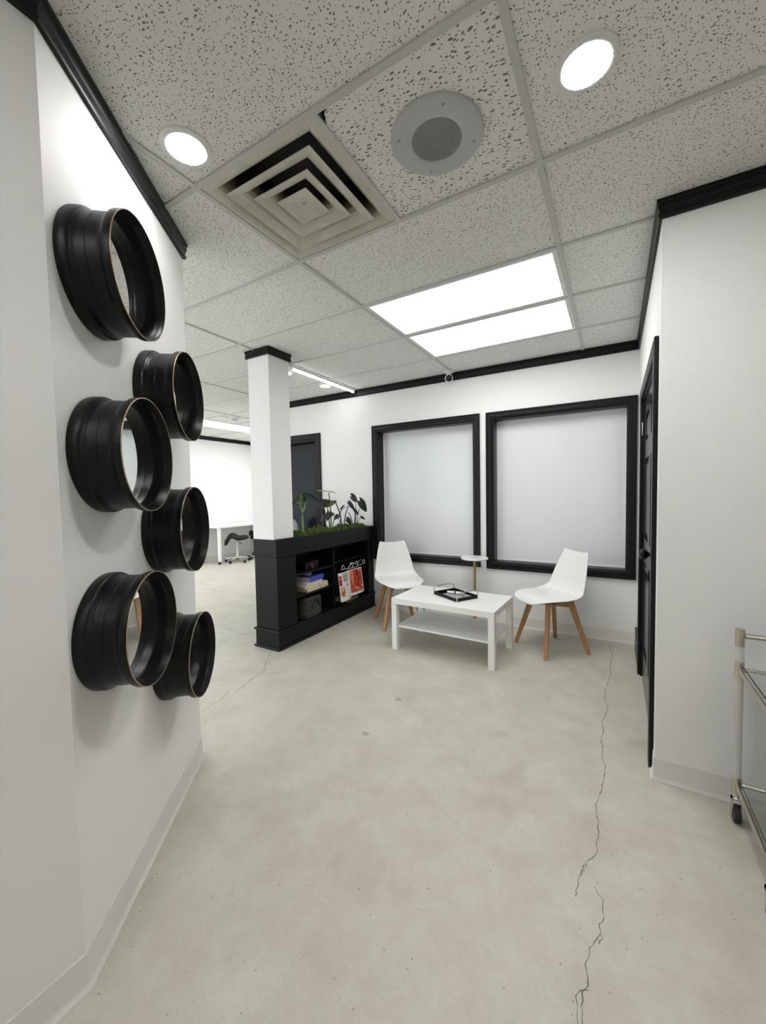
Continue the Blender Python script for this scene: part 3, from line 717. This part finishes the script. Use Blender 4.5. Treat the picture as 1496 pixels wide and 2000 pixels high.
plant('dark_taro_plant', (X0, 3.79, Z0), 'dark leaved taro plant beside the window frame', [
    ([(X0, 3.790, Z0), (X0, 3.822, 1.088), (X0, 3.814, 1.18)], 0.012, 'stem_d'),
    ([(X0, 3.80, Z0), (X0, 3.83, 1.15), (X0, 3.835, 1.295)], 0.005, 'stem_d'),
    ([(X0 + .02, 3.80, Z0), (X0 + .04, 3.82, 1.12), (-2.56, 3.87, 1.262)], 0.005, 'stem_d'),
    ([(X0 + .02, 3.80, Z0), (-2.57, 3.82, 1.06), (-2.56, 3.862, 1.088)], 0.004, 'stem_d'),
    ([(X0, 3.770, Z0), (X0, 3.745, 1.07), (X0, 3.681, 1.155)], 0.007, 'stem_d')],
    [((X0, 3.752, 1.332), (X0, 3.908, 1.268), 0.085, 'leaf_d', FC), ((-2.56, 3.832, 1.276), (-2.555, 3.998, 1.132), 0.095, 'leaf_d', FC), ((X0, 3.696, 1.264), (X0, 3.838, 1.162), 0.052, 'leaf_d', FC),
     ((X0, 3.806, 1.172), (X0, 3.908, 1.100), 0.042, 'leaf_d', FC), ((-2.56, 3.850, 1.090), (-2.55, 3.945, 1.054), 0.030, 'leaf_d', FC), ((X0, 3.650, 1.075), (X0, 3.764, 1.015), 0.065, 'leaf_d', FC)])

# ------------------------------------------------------------------ things on the planter shelves
def book(x0, x1, y0, y1, z0, z1, cover, label, rz=0.0, group='books in the planter stack'):
    """spine on the +Y... pages show towards the column side"""
    b = tag(empty('book', ((x0 + x1) / 2, (y0 + y1) / 2, z0), rz), label, 'book', group)
    hx, hy, hz = (x1 - x0) / 2, (y1 - y0) / 2, z1 - z0
    c = MB().box(-hx, hx, -hy, hy, 0, 0.003).box(-hx, hx, -hy, hy, hz - 0.003, hz).box(hx - 0.003, hx, -hy, hy, 0.003, hz - 0.003)
    c.build('cover', cover, b, bevel=0.001); box('page_block', -hx + .004, hx - .003, -hy + .004, hy - .004, 0.003, hz - 0.003, 'pages', b)
    return b
z = 0.420
for th, x0, x1, y0, y1, cv, lb, rz in ((0.030, -2.76, -2.545, 2.86, 3.20, 'cover', 'large yellow edged book at the bottom of the stack', .05), (0.028, -2.765, -2.55, 2.85, 3.19, 'cover', 'large pale picture book second from the stack bottom', -.02),
                                    (0.034, -2.76, -2.56, 2.88, 3.12, 'paper', 'thick cream book under the blue one', .03), (0.045, -2.755, -2.545, 2.90, 3.13, 'blue', 'thick blue covered book on top of the stack', .06)):
    book(x0, x1, y0, y1, z, z + th, cv, lb, rz); z += th + 0.0005
t = tag(empty('tea_box', (-2.64, 2.99, z), 0.3), 'tiny white box on top of the book stack', 'box')
box('body', -0.03, 0.03, -0.03, 0.03, 0, 0.028, 'paper', t, bevel=0.002); box('flap', -0.028, 0.028, 0.03, 0.05, 0.018, 0.020, 'cover', t)
t = tag(empty('glass_jar', (-2.60, 2.745, 0.420)), 'small dark glass jar beside the book stack', 'jar')
MB().lathe([(0.001, 0), (0.026, 0), (0.028, 0.006), (0.028, 0.075), (0.020, 0.090), (0.020, 0.105)], 20).build('body', 'blackglass', t, smooth=40); MB().lathe([(0.022, 0.104), (0.022, 0.122), (0.001, 0.123)], 20).build('lid', 'chrome', t, smooth=40)
# dark vase and long box on the upper shelf
t = tag(empty('bud_vase', (-2.60, 2.745, 0.625)), 'slim black vase on the upper planter shelf', 'vase')
MB().lathe([(0.001, 0), (0.022, 0), (0.026, 0.02), (0.012, 0.075), (0.016, 0.13), (0.0165, 0.135), (0.013, 0.132), (0.009, 0.08)], 20, cap=False).build('body', 'black', t, smooth=50); MB().torus([(0.015, 0.132), (0.018, 0.134), (0.016, 0.138)], 20).build('rim', 'chrome', t, smooth=60)
t = tag(empty('film_camera', (-2.63, 2.99, 0.625), 0.1), 'black box camera on the upper planter shelf', 'camera')
box('body', -0.05, 0.05, -0.11, 0.11, 0, 0.070, 'black', t, bevel=0.006); box('top_plate', -0.048, 0.052, -0.02, 0.11, 0.0701, 0.075, 'rubber', t, bevel=0.002)
MB().lathe([(0.026, 0), (0.026, 0.02), (0.022, 0.024), (0.018, 0.012), (0.001, 0.010)], 20).build('lens', 'brown', t, smooth=40, loc=(0.05, -0.02, 0.036), rot=(0, PI / 2, 0))
# wicker basket
t = tag(empty('wicker_basket', (-2.625, 2.97, 0.158), 0.12), 'dark woven basket bag on the bottom planter shelf', 'basket')
rings = []
for z_, sx, sy in ((0, .075, .12), (.004, .085, .135), (.08, .09, .14), (.16, .088, .135), (.20, .082, .125)):
    rings.append([(sx * math.copysign(abs(math.cos(a_)) ** .5, math.cos(a_)), sy * math.copysign(abs(math.sin(a_)) ** .5, math.sin(a_)), z_) for a_ in [2 * PI * k / 28 for k in range(28)]])
MB().loft(rings).build('body', 'wicker', t, smooth=50)
for k in range(7):
    zz = 0.02 + k * 0.027
    MB().tube([(.091 * math.copysign(abs(math.cos(a_)) ** .5, math.cos(a_)), .141 * math.copysign(abs(math.sin(a_)) ** .5, math.sin(a_)), zz + .003 * math.sin(a_ * 9 + k)) for a_ in [2 * PI * q / 40 for q in range(41)]], 0.004, 5).build('woven_band', 'wicker', t, smooth=60)
MB().tube([(0.092, -0.07 + 0.14 * u, 0.15 - 0.32 * (u - .5) ** 2 + .02) for u in [k / 12 for k in range(13)]], 0.006, 6).build('handle', 'leather', t, smooth=60)

# chrome magazine rack on the right bay with an open magazine hanging from it
rk = tag(empty('magazine_rack', (-2.515, 3.60, 0)), 'chrome scrolled wire rack inside the right planter bay', 'rack')
def arc(cx, cz, r_, a0, a1, n=10, x=0.0): return [(x, cx + r_ * math.cos(a0 + (a1 - a0) * k / n), cz + r_ * math.sin(a0 + (a1 - a0) * k / n)) for k in range(n + 1)]
MB().tube([(0.0, -0.24, 0.555), (0.02, 0, 0.545), (0.0, 0.24, 0.555)], 0.006, 8).build('bar', 'chrome', rk, smooth=60)
for y_, r_ in ((-0.20, 0.022), (-0.04, 0.028), (0.06, 0.026), (0.20, 0.022)):
    MB().tube(arc(y_, 0.578, r_, -PI / 2, PI * 1.1, 14, x=0.012), 0.005, 7).build('scroll', 'chrome', rk, smooth=60)
MB().tube([(0.014, -0.12, 0.56), (0.016, -0.02, 0.60), (0.016, 0.05, 0.575), (0.014, 0.14, 0.615)], [0.004, .007, .006, .003], 7).build('scroll', 'chrome', rk, smooth=60)
for y_ in (-0.22, 0.22): MB().tube([(0.0, y_, 0.556), (-0.05, y_, 0.58), (-0.10, y_, 0.6085)], 0.004, 6).build('hook', 'chrome', rk, smooth=60)
mg = tag(empty('magazine', (-2.515, 3.485, 0.528), rot=(0, -0.12, 0)), 'open magazine with red picture hanging in the planter bay', 'magazine')
for s_, nm in ((-1, 'left_page'), (1, 'right_page')):
    wd, ht = (0.20, 0.30) if s_ < 0 else (0.25, 0.28)
    lp = []
    for i in range(9):
        v = i / 8; yy = s_ * wd * v; xx = 0.012 + 0.030 * math.sin(PI * v * .8) * (1 if s_ < 0 else .5)
        lp.append([(xx, yy, 0.0), (xx, yy, -ht), (xx - 0.004, yy, -ht), (xx - 0.004, yy, 0.0)])
    pg = MB().loft(lp).build(nm, 'paper', mg, smooth=40)
    def pic(mt, u0, u1, z0, z1, off=0.0006):
        L_ = []
        for i in range(7):
            v = u0 + (u1 - u0) * i / 6; yy = s_ * wd * v; xx = 0.012 + off + 0.030 * math.sin(PI * v * .8) * (1 if s_ < 0 else .5)
            L_.append([(xx, yy, -z0 * ht), (xx, yy, -z1 * ht)])
        MB().loft(L_, cap=False, closed=False).build('picture', mt, pg, smooth=40)
    if s_ > 0: pic('red', 0.06, 0.93, 0.03, 0.90)
    else:
        pic('greyp', 0.12, 0.70, 0.03, 0.34); pic('red', 0.80, 0.99, 0.10, 0.45); pic('fruit', 0.62, 0.95, 0.50, 0.84)
        pic('brown', 0.28, 0.36, 0.43, 0.50); pic('brown', 0.40, 0.44, 0.43, 0.50)
book(-2.74, -2.56, 3.52, 3.78, 0.158, 0.176, 'cover', 'thin magazine lying under the hanging one', .1, 'magazines at the bottom of the right bay'); book(-2.73, -2.57, 3.54, 3.77, 0.177, 0.190, 'greyp', 'grey magazine lying on the lowest one in the right bay', -.05, 'magazines at the bottom of the right bay')

# ------------------------------------------------------------------ round mirrors on the slanted wall
RING = [(0.2, 2.027), (0.594, 1.762), (0.207, 1.489), (0.609, 1.222), (0.186, 0.947), (0.638, 0.680)]
RL = ['topmost round black deep framed mirror, nearer column', 'upper round black mirror in the farther column', 'middle round black mirror of the nearer column',
      'middle round black mirror of the farther column', 'lowest round black mirror of the nearer column', 'lowest round black mirror, farther column near the wall edge']
R0 = 0.175
body = [(0.160, 0.001), (0.1755, 0.001), (0.1770, 0.004), (0.1770, 0.025), (0.1755, 0.0295), (0.1715, 0.0325), (0.1695, 0.037), (0.1690, 0.041), (0.1672, 0.0435), (0.1664, 0.052), (0.1660, 0.0705), (0.1650, 0.0715), (0.1650, 0.0730), (0.1660, 0.0740), (0.1660, 0.096), (0.1668, 0.1065), (0.1695, 0.1120), (0.1735, 0.1150), (0.1752, 0.1190), (0.1755, 0.136), (0.1750, 0.1395),
        (0.1725, 0.1395), (0.1712, 0.1330), (0.1690, 0.1290), (0.1686, 0.1230), (0.1660, 0.1180), (0.1632, 0.1090), (0.1630, 0.0760), (0.1622, 0.0745), (0.1630, 0.0730), (0.1632, 0.0560), (0.1648, 0.0440), (0.1662, 0.0360), (0.1665, 0.0240)]
frame_me = MB().torus(body, 72).mesh('frame', 'black', smooth=32)
edge_me = MB().torus([(0.1757, 0.1378), (0.1754, 0.1400), (0.1736, 0.1403), (0.1734, 0.1390)], 72).mesh('rim_edge', 'bronze', smooth=30)
glass_me = MB().lathe([(0.1626, 0.070), (0.1626, 0.0800), (0.158, 0.0812), (0.0005, 0.0812)], 64).mesh('mirror_glass', 'mirror', smooth=10)
ang = Vector((NW.x, NW.y, 0)).to_track_quat('Z', 'Y').to_euler()
for (s_, z_), lb in zip(RING, RL):
    p = A + T * s_
    m_ = tag(empty('round_mirror', (p.x, p.y, z_), rot=ang), lb, 'mirror', 'round mirrors on the slanted wall')
    obj('frame', frame_me, m_); obj('rim_edge', edge_me, m_); obj('mirror_glass', glass_me, m_)

# ------------------------------------------------------------------ shell chairs
def interp(P, u):
    k = min(int(u * (len(P) - 1)), len(P) - 2); t_ = u * (len(P) - 1) - k
    a0, a1, a2, a3 = P[max(k - 1, 0)], P[k], P[k + 1], P[min(k + 2, len(P) - 1)]
    return [0.5 * (2 * b1 + (b2 - b0) * t_ + (2 * b0 - 5 * b1 + 4 * b2 - b3) * t_ * t_ + (3 * b1 - b0 - 3 * b2 + b3) * t_ ** 3) for b0, b1, b2, b3 in zip(a0, a1, a2, a3)]
PR = [(.252, .418, .085, .0), (.248, .436, .150, .0), (.225, .452, .190, .0), (.170, .459, .222, .002), (.09, .456, .238, .008), (.0, .449, .242, .016), (-.08, .446, .240, .030), (-.145, .455, .232, .045),
      (-.190, .487, .222, .052), (-.214, .545, .213, .050), (-.233, .620, .200, .045), (-.250, .695, .183, .038), (-.267, .765, .163, .030), (-.278, .805, .150, .026), (-.282, .818, .140, .024)]
def make_chair(name, label):
    c = tag(empty(name), label, 'chair', 'white shell chairs')
    nu, nv = 34, 14; top = []
    for i in range(nu + 1):
        u = i / nu; x, z, hw, cu = interp(PR, u)
        tx, tz = [p - q for p, q in zip(interp(PR, min(1, u + .01))[:2], interp(PR, max(0, u - .01))[:2])]
        l = math.hypot(tx, tz) or 1; nx, nz = tz / l, -tx / l     # normal to the upper side
        row = []
        for j in range(nv + 1):
            v = -1 + 2 * j / nv
            k = cu * abs(v) ** 2.2
            zz = 0.010 * (abs(v) ** 2) * max(0, (u - .9) / .1)
            row.append((x + nx * k, hw * v, z + nz * k + zz))
        top.append(row)
    sh = MB().loft(top, cap=False, closed=False).build('shell', 'shell', c, smooth=70)
    s_ = sh.modifiers.new('solid', 'SOLIDIFY'); s_.thickness = 0.012; s_.offset = -1
    b = sh.modifiers.new('sub', 'SUBSURF'); b.levels = b.render_levels = 1
    rows = []; rows2 = []
    for i in range(17):
        u = 0.035 + 0.50 * i / 16; x, z, hw, cu = interp(PR, u)
        e = math.sin(PI * i / 16) ** .5; row = []
        for j in range(13):
            v = -1 + j / 6
            wv = hw * 0.90 * (0.78 + 0.22 * e) * v
            th = 0.022 * (max(0, 1 - abs(v) ** 3)) ** .5 * e
            row.append((x, wv, z + cu * abs(v * .9) ** 2.2 + 0.004 + th))
        rows.append(row)
    MB().loft(rows, cap=False, closed=False).build('seat_cushion', 'pad', c, smooth=70)
    hub = MB().lathe([(0.001, .395), (0.05, .395), (0.055, .402), (0.055, .428), (0.001, .430)], 20).build('hub', 'black', c, smooth=40)
    for q in range(4):
        rot = (0, 0, PI / 4 + q * PI / 2)
        lg = MB()
        rings = []
        for t_, hw, hd in ((0, .013, .014), (0.03, .0145, .016), (1, .019, .026)):
            r_ = 0.292 + (0.152 - 0.292) * t_; z_ = 0.425 * t_
            rings.append([(r_ - hd, -hw, z_), (r_ + hd, -hw, z_), (r_ + hd, hw, z_), (r_ - hd, hw, z_)])
        lg.loft(rings); lg.build('leg', 'wood', c, bevel=0.004, rot=rot)
        MB().box(0.035, 0.15, -0.013, 0.013, 0.375, 0.420).build('cross_rail', 'wood', c, bevel=0.003, rot=rot)
    return c
ch = make_chair('shell_chair', 'white shell chair with wooden legs right of the coffee table')
ch.location = (-0.472, 3.622, 0); ch.rotation_euler.z = math.radians(225)
c2 = copy_tree(ch); c2['label'] = 'white shell chair with wooden legs between planter and coffee table'
c2.location = (-1.948, 3.612, 0); c2.rotation_euler.z = math.radians(-47)

# ------------------------------------------------------------------ coffee table
t = tag(empty('coffee_table', (-1.218, 3.232, 0), math.radians(-1.8)), 'low white rectangular coffee table with lower shelf', 'table')
box('table_top', -0.45, 0.45, -0.275, 0.275, 0.400, 0.450, 'wtable', t, bevel=0.002)
for sx in (-1, 1):
    for sy in (-1, 1):
        box('leg', sx * 0.45 - (0.05 if sx > 0 else 0), sx * 0.45 + (0.05 if sx < 0 else 0), sy * 0.275 - (0.05 if sy > 0 else 0), sy * 0.275 + (0.05 if sy < 0 else 0), 0, 0.3995, 'wtable', t, bevel=0.002)
box('shelf', -0.42, 0.42, -0.245, 0.245, 0.192, 0.207, 'wtable', t, bevel=0.002)

# tray and what lies in it
tr = tag(empty('serving_tray', (-1.20, 3.265, 0.4503), math.radians(-31)), 'black rectangular tray with metal handles on the coffee table', 'tray')
TL, TW = 0.155, 0.115
box('base', -TL, TL, -TW, TW, 0, 0.007, 'black', tr, bevel=0.002)
rm = MB()
for s_ in (-1, 1):
    rm.box(-TL, TL, s_ * TW - (.008 if s_ > 0 else 0), s_ * TW + (.008 if s_ < 0 else 0), 0.007, 0.028)
    rm.box(s_ * TL - (.008 if s_ > 0 else 0), s_ * TL + (.008 if s_ < 0 else 0), -TW + .008, TW - .008, 0.007, 0.028)
rm.build('rim', 'black', tr, bevel=0.002)
for s_ in (-1, 1):
    MB().tube([(s_ * (TL + .005), -TW + .004, 0.004), (s_ * (TL + .005), -TW + .004, 0.060), (s_ * (TL + .005), -TW * .8, 0.071), (s_ * (TL + .005), 0, 0.075), (s_ * (TL + .005), TW * .8, 0.071), (s_ * (TL + .005), TW - .004, 0.060), (s_ * (TL + .005), TW - .004, 0.004)], 0.0045, 8).build('handle', 'champ', tr, smooth=60)
tb = tag(empty('tablet', (-1.175, 3.25, 0.4576), math.radians(-31)), 'grey tablet lying in the black tray', 'tablet')
box('body', -0.10, 0.11, -0.085, 0.085, 0, 0.010, 'tablet', tb, bevel=0.003); MB().lathe([(0.014, 0.0101), (0.013, 0.0112), (0.001, 0.0112)], 20, o=(0.05, 0.02, 0)).build('emblem', 'black', tb)
rl = tag(empty('paper_roll', (-1.205, 3.275, 0.4796), math.radians(4)), 'rolled white paper across the tray', 'paper roll')
MB().tube([(-0.07, 0, 0), (0.075, 0, 0)], 0.0115, 16).build('roll', 'paper', rl, smooth=40); MB().tube([(-0.004, 0, 0), (0.008, 0, 0)], 0.0123, 16).build('band', 'brown', rl, smooth=40)

# ------------------------------------------------------------------ little side table
t = tag(empty('side_table', (-1.213, 3.86, 0)), 'small round white side table with brass pole', 'side table')
MB().lathe([(0.001, 0.684), (0.125, 0.684), (0.134, 0.689), (0.135, 0.697), (0.131, 0.703), (0.001, 0.704)], 48).build('table_top', 'marble', t, smooth=35)
MB().lathe([(0.0135, 0.0145), (0.0135, 0.670), (0.030, 0.676), (0.030, 0.6838)], 20).build('pole', 'brass', t, smooth=40)
MB().lathe([(0.115, 0.0), (0.115, 0.008), (0.108, 0.013), (0.001, 0.014)], 40).build('base', 'brass', t, smooth=35)

# ------------------------------------------------------------------ acrylic cart
t = tag(empty('bar_cart', (0.735, 1.84, 0)), 'clear acrylic bar cart with metal joints at the right edge', 'cart')
HX, HY = 0.302, 0.215
def pst(x, y, z0, z1, r_, nm, mt): MB().lathe([(0.001, z0), (r_, z0), (r_, z1), (0.001, z1)], 24, o=(x, y, 0)).build(nm, mt, t, smooth=40)
for sx in (-1, 1):
    for sy in (-1, 1):
        x, y = sx * HX, sy * HY
        pst(x, y, 0.15, 0.78, 0.0135, 'post', 'acrylic')
        pst(x, y, 0.725, 0.793, 0.0155, 'joint', 'champ'); pst(x, y, 0.592, 0.660, 0.0155, 'joint', 'champ'); pst(x, y, 0.118, 0.184, 0.0155, 'joint', 'champ')
        cs = MB().tube([(x, y, 0.118), (x, y, 0.096)], 0.009, 12).box(x - 0.016, x - 0.012, y - 0.016, y + 0.012, 0.030, 0.098).box(x + 0.012, x + 0.016, y - 0.016, y + 0.012, 0.030, 0.098).box(x - 0.016, x + 0.016, y - 0.012, y + 0.012, 0.088, 0.098)
        cf = cs.build('caster', 'chrome', t)
        MB().tube([(x - 0.011, y - 0.004, 0.034), (x + 0.011, y - 0.004, 0.034)], 0.034, 24).build('wheel', 'rubber', cf, smooth=40)
for sy in (-1, 1):
    for z, r_ in ((0.766, 0.010), (0.625, 0.008), (0.150, 0.008)):
        MB().tube([(-HX + .014, sy * HY, z), (HX - .014, sy * HY, z)], r_, 12).build('rail', 'champ', t, smooth=40)
for sx in (-1, 1):
    for z, r_ in ((0.625, 0.008), (0.150, 0.008)):
        MB().tube([(sx * HX, -HY + .014, z), (sx * HX, HY - .014, z)], r_, 12).build('rail', 'champ', t, smooth=40)
for z in (0.634, 0.159): box('glass_shelf', -HX + .012, HX - .012, -HY + .012, HY - .012, z, z + 0.007, 'glass', t)

# ------------------------------------------------------------------ things behind the planter
t = tag(empty('arched_chair', (-3.25, 3.62, 0)), 'black chair with tall arched back behind the planter plants', 'chair')
pts = [(-0.285, 0.03, 0.44), (-0.285, 0.05, 0.9)] + [(-0.285 * math.cos(PI * k / 16), 0.05, 1.10 + 0.255 * math.sin(PI * k / 16)) for k in range(17)] + [(0.285, 0.05, 0.9), (0.285, 0.03, 0.44)]
MB().tube(pts, 0.026, 12).build('back_frame', 'black', t, smooth=60)
MB().loft([[(-0.25, 0.03, z_), (0.25, 0.03, z_), (0.25, 0.06, z_), (-0.25, 0.06, z_)] for z_ in (0.47, 0.92)]).build('back_pad', 'leather', t, bevel=0.012)
box('seat', -0.29, 0.29, -0.40, 0.05, 0.40, 0.47, 'leather', t, bevel=0.02)
for sx in (-1, 1):
    for y_ in (-0.36, 0.02): MB().tube([(sx * 0.20, y_, 0.40), (sx * 0.22, y_ * 1.05, 0.0)], [0.018, 0.012], 10).build('leg', 'black', t, smooth=60)
t = tag(empty('floor_unit', (-3.72, 3.83, 0)), 'white rounded floor unit partly hidden behind the column', 'floor unit')
MB().lathe([(0.001, 0), (0.15, 0), (0.155, 0.01), (0.155, 0.90), (0.145, 0.97), (0.11, 1.03), (0.05, 1.055), (0.001, 1.058)], 36).build('body', 'shell', t, smooth=40); MB().torus([(0.1552, 0.84), (0.157, 0.845), (0.1552, 0.85)], 36).build('lid_seam', 'grey_metal', t)

# ------------------------------------------------------------------ far room: desk and stools
t = tag(empty('desk', (-7.05, 5.86, 0)), 'long white desk on casters along the far room wall', 'desk')
box('desk_top', -0.285, 0.29, -0.78, 0.62, 0.725, 0.765, 'wtable', t, bevel=0.003)
for sx in (-1, 1):
    for sy in (-0.74, 0.58):
        box('leg', sx * .255 - .025, sx * .255 + .025, sy - .025, sy + .025, 0.06, 0.7245, 'wtable', t, bevel=0.002)
        cf = MB().tube([(sx * .255, sy, 0.06), (sx * .255, sy, 0.045)], 0.012, 10).build('caster', 'rubber', t)
        MB().tube([(sx * .255 - .014, sy - .012, 0.024), (sx * .255 + .014, sy - .012, 0.024)], 0.024, 16).build('wheel', 'rubber', cf, smooth=40)
def stool_base(t, hseat):
    MB().lathe([(0.028, 0.085), (0.026, 0.24), (0.020, 0.245), (0.020, 0.30), (0.013, 0.305), (0.013, hseat)], 16).build('gas_lift', 'chrome', t, smooth=40)
    for k in range(5):
        an = 2 * PI * k / 5 + 0.35; cx_, sx_ = math.cos(an), math.sin(an)
        MB().tube([(0.02 * cx_, 0.02 * sx_, 0.10), (0.14 * cx_, 0.14 * sx_, 0.085), (0.235 * cx_, 0.235 * sx_, 0.064)], [0.018, 0.015, 0.011], 8).build('base_arm', 'chrome', t, smooth=60)
        cf = MB().tube([(0.235 * cx_, 0.235 * sx_, 0.066), (0.235 * cx_, 0.235 * sx_, 0.046)], 0.008, 8).build('caster', 'rubber', t)
        for d in (-1, 1): MB().tube([(0.235 * cx_ - sx_ * (.006 * d), 0.235 * sx_ + cx_ * (.006 * d), 0.026), (0.235 * cx_ - sx_ * (.018 * d), 0.235 * sx_ + cx_ * (.018 * d), 0.026)], 0.026, 14).build('wheel', 'rubber', cf, smooth=40)
t = tag(empty('saddle_stool', (-6.74, 5.50, 0), math.radians(48)), 'black saddle stool with chrome base before the far desk', 'stool')
rows = []
for i in range(17):
    u = -1 + i / 8; row = []
    for j in range(11):
        v = -1 + j / 5
        hw = 0.165 * (1 - 0.25 * max(0, u)) * (1 - abs(u) ** 4) ** .5 if abs(u) < 1 else 0.01
        x = 0.20 * u
        row.append((x, hw * v, 0.485 + 0.075 * math.exp(-((u + 0.45) / .35) ** 2) - 0.05 * v * v * (1 - .4 * u) - 0.075 * max(0, -u - .55) * 2.2 + 0.01 * u))
    rows.append(row)
s_o = MB().loft(rows, cap=False, closed=False).build('seat', 'leather', t, smooth=80)
s_ = s_o.modifiers.new('solid', 'SOLIDIFY'); s_.thickness = 0.06; s_.offset = 1
sl = s_o.modifiers.new('sub', 'SUBSURF'); sl.levels = sl.render_levels = 1
stool_base(t, 0.45)
MB().tube([(0.0, -0.02, 0.42), (0.06, -0.10, 0.41), (0.08, -0.13, 0.395)], [0.005, 0.005, 0.011], 8).build('lever', 'rubber', t, smooth=60)
t = tag(empty('backed_stool', (-6.72, 6.05, 0), math.radians(40)), 'black backed stool beside the saddle stool, mostly behind the column', 'stool')
MB().lathe([(0.001, 0.43), (0.16, 0.43), (0.175, 0.445), (0.175, 0.475), (0.16, 0.49), (0.001, 0.495)], 28).build('seat', 'leather', t, smooth=50)
stool_base(t, 0.43)
rows = [[(0.19 * math.cos(a_), 0.19 * math.sin(a_), z_) for z_ in (0.50, 0.53, 0.57, 0.60)] for a_ in [PI * .55 + PI * .9 * k / 12 for k in range(13)]]
bo = MB().loft(rows, cap=False, closed=False).build('backrest', 'leather', t, smooth=80)
s_ = bo.modifiers.new('solid', 'SOLIDIFY'); s_.thickness = 0.03
MB().tube([(-0.10, 0, 0.44), (-0.19, 0, 0.45), (-0.205, 0, 0.55)], 0.009, 8).build('back_stay', 'chrome', t, smooth=60)

# ------------------------------------------------------------------ cracks in the concrete
CRACKS = [
 ([[-0.048, 3.944], [-0.012, 3.735], [-0.026, 3.42], [-0.016, 3.328], [-0.05, 3.013], [-0.051, 2.891], [-0.03, 2.762], [-0.043, 2.652], [-0.059, 2.594], [-0.049, 2.475], [-0.057, 2.386], [-0.046, 2.333], [-0.05, 2.246], [-0.033, 2.168], [-0.035, 2.071], [-0.047, 1.962], [-0.062, 1.873], [-0.052, 1.781], [-0.047, 1.69], [-0.054, 1.675], [-0.047, 1.629], [-0.064, 1.586], [-0.086, 1.546], [-0.099, 1.485], [-0.101, 1.451], [-0.106, 1.4]], .0016),
 ([[-0.053, 1.47], [-0.037, 1.447], [-0.026, 1.43], [-0.023, 1.366], [-0.034, 1.347], [-0.028, 1.32], [-0.05, 1.27], [-0.063, 1.212], [-0.052, 1.153], [-0.066, 1.13], [-0.065, 1.096], [-0.063, 1.06], [-0.07, 0.95], [-0.05, 0.8]], .0015),
 ([[-0.053, 1.146], [-0.073, 1.132], [-0.082, 1.113], [-0.076, 1.089], [-0.072, 1.055]], .0012), ([[-0.028, 1.32], [-0.025, 1.306], [-0.033, 1.282]], .0012), ([[-0.080, 1.552], [-0.088, 1.51], [-0.099, 1.47]], .0009),
 ([[-2.576, 2.426], [-2.517, 2.337], [-2.456, 2.24], [-2.411, 2.202], [-2.363, 2.153], [-2.33, 2.1], [-2.331, 2.044], [-2.297, 1.926], [-2.281, 1.856], [-2.258, 1.781]], .0018), ([[-2.302, 1.775], [-2.287, 1.705], [-2.262, 1.671], [-2.259, 1.601], [-2.244, 1.507], [-2.2, 1.3]], .0017), ([[-3.5, 2.64], [-3.381, 2.625], [-3.232, 2.608], [-3.04, 2.63]], .0022)]
for pts, wd in CRACKS:
    P = [Vector(p) for p in pts]; q = []
    for i in range(len(P) - 1):
        n_ = max(2, int((P[i + 1] - P[i]).length / 0.012))
        for k in range(n_): q.append(P[i].lerp(P[i + 1], k / n_) + Vector((random.uniform(-.0028, .0028), random.uniform(-.003, .003))))
    q.append(P[-1]); mb = MB(); L_, R_ = [], []
    for i, p in enumerate(q):
        d = (q[min(i + 1, len(q) - 1)] - q[max(i - 1, 0)]).normalized(); n_ = Vector((-d.y, d.x)); ww = wd * random.uniform(0.35, 1.4)
        L_.append((p.x + n_.x * ww, p.y + n_.y * ww, 0.0006)); R_.append((p.x - n_.x * ww, p.y - n_.y * ww, 0.0006))
    mb.loft([[a_, b__] for a_, b__ in zip(L_, R_)], cap=False, closed=False).build('crack', 'crack', floor)

# two old oval stains
M['stain'] = mat('floor_stain', (0.36, 0.335, 0.265), 0.45, var=(30, 0.08))
for x, y, rx, ry in ((-1.223, 2.240, 0.026, 0.022), (-1.210, 1.822, 0.022, 0.018)):
    MB().loft([[(x + rx * k * math.cos(a_) * (1 + .12 * math.sin(3 * a_)), y + ry * k * math.sin(a_) * (1 + .1 * math.sin(2 * a_ + 1)), z_) for a_ in [2 * PI * q / 24 for q in range(24)]] for k, z_ in ((1, 0.0001), (0.97, 0.0007), (0.01, 0.0008))]).build('stain', 'stain', floor)
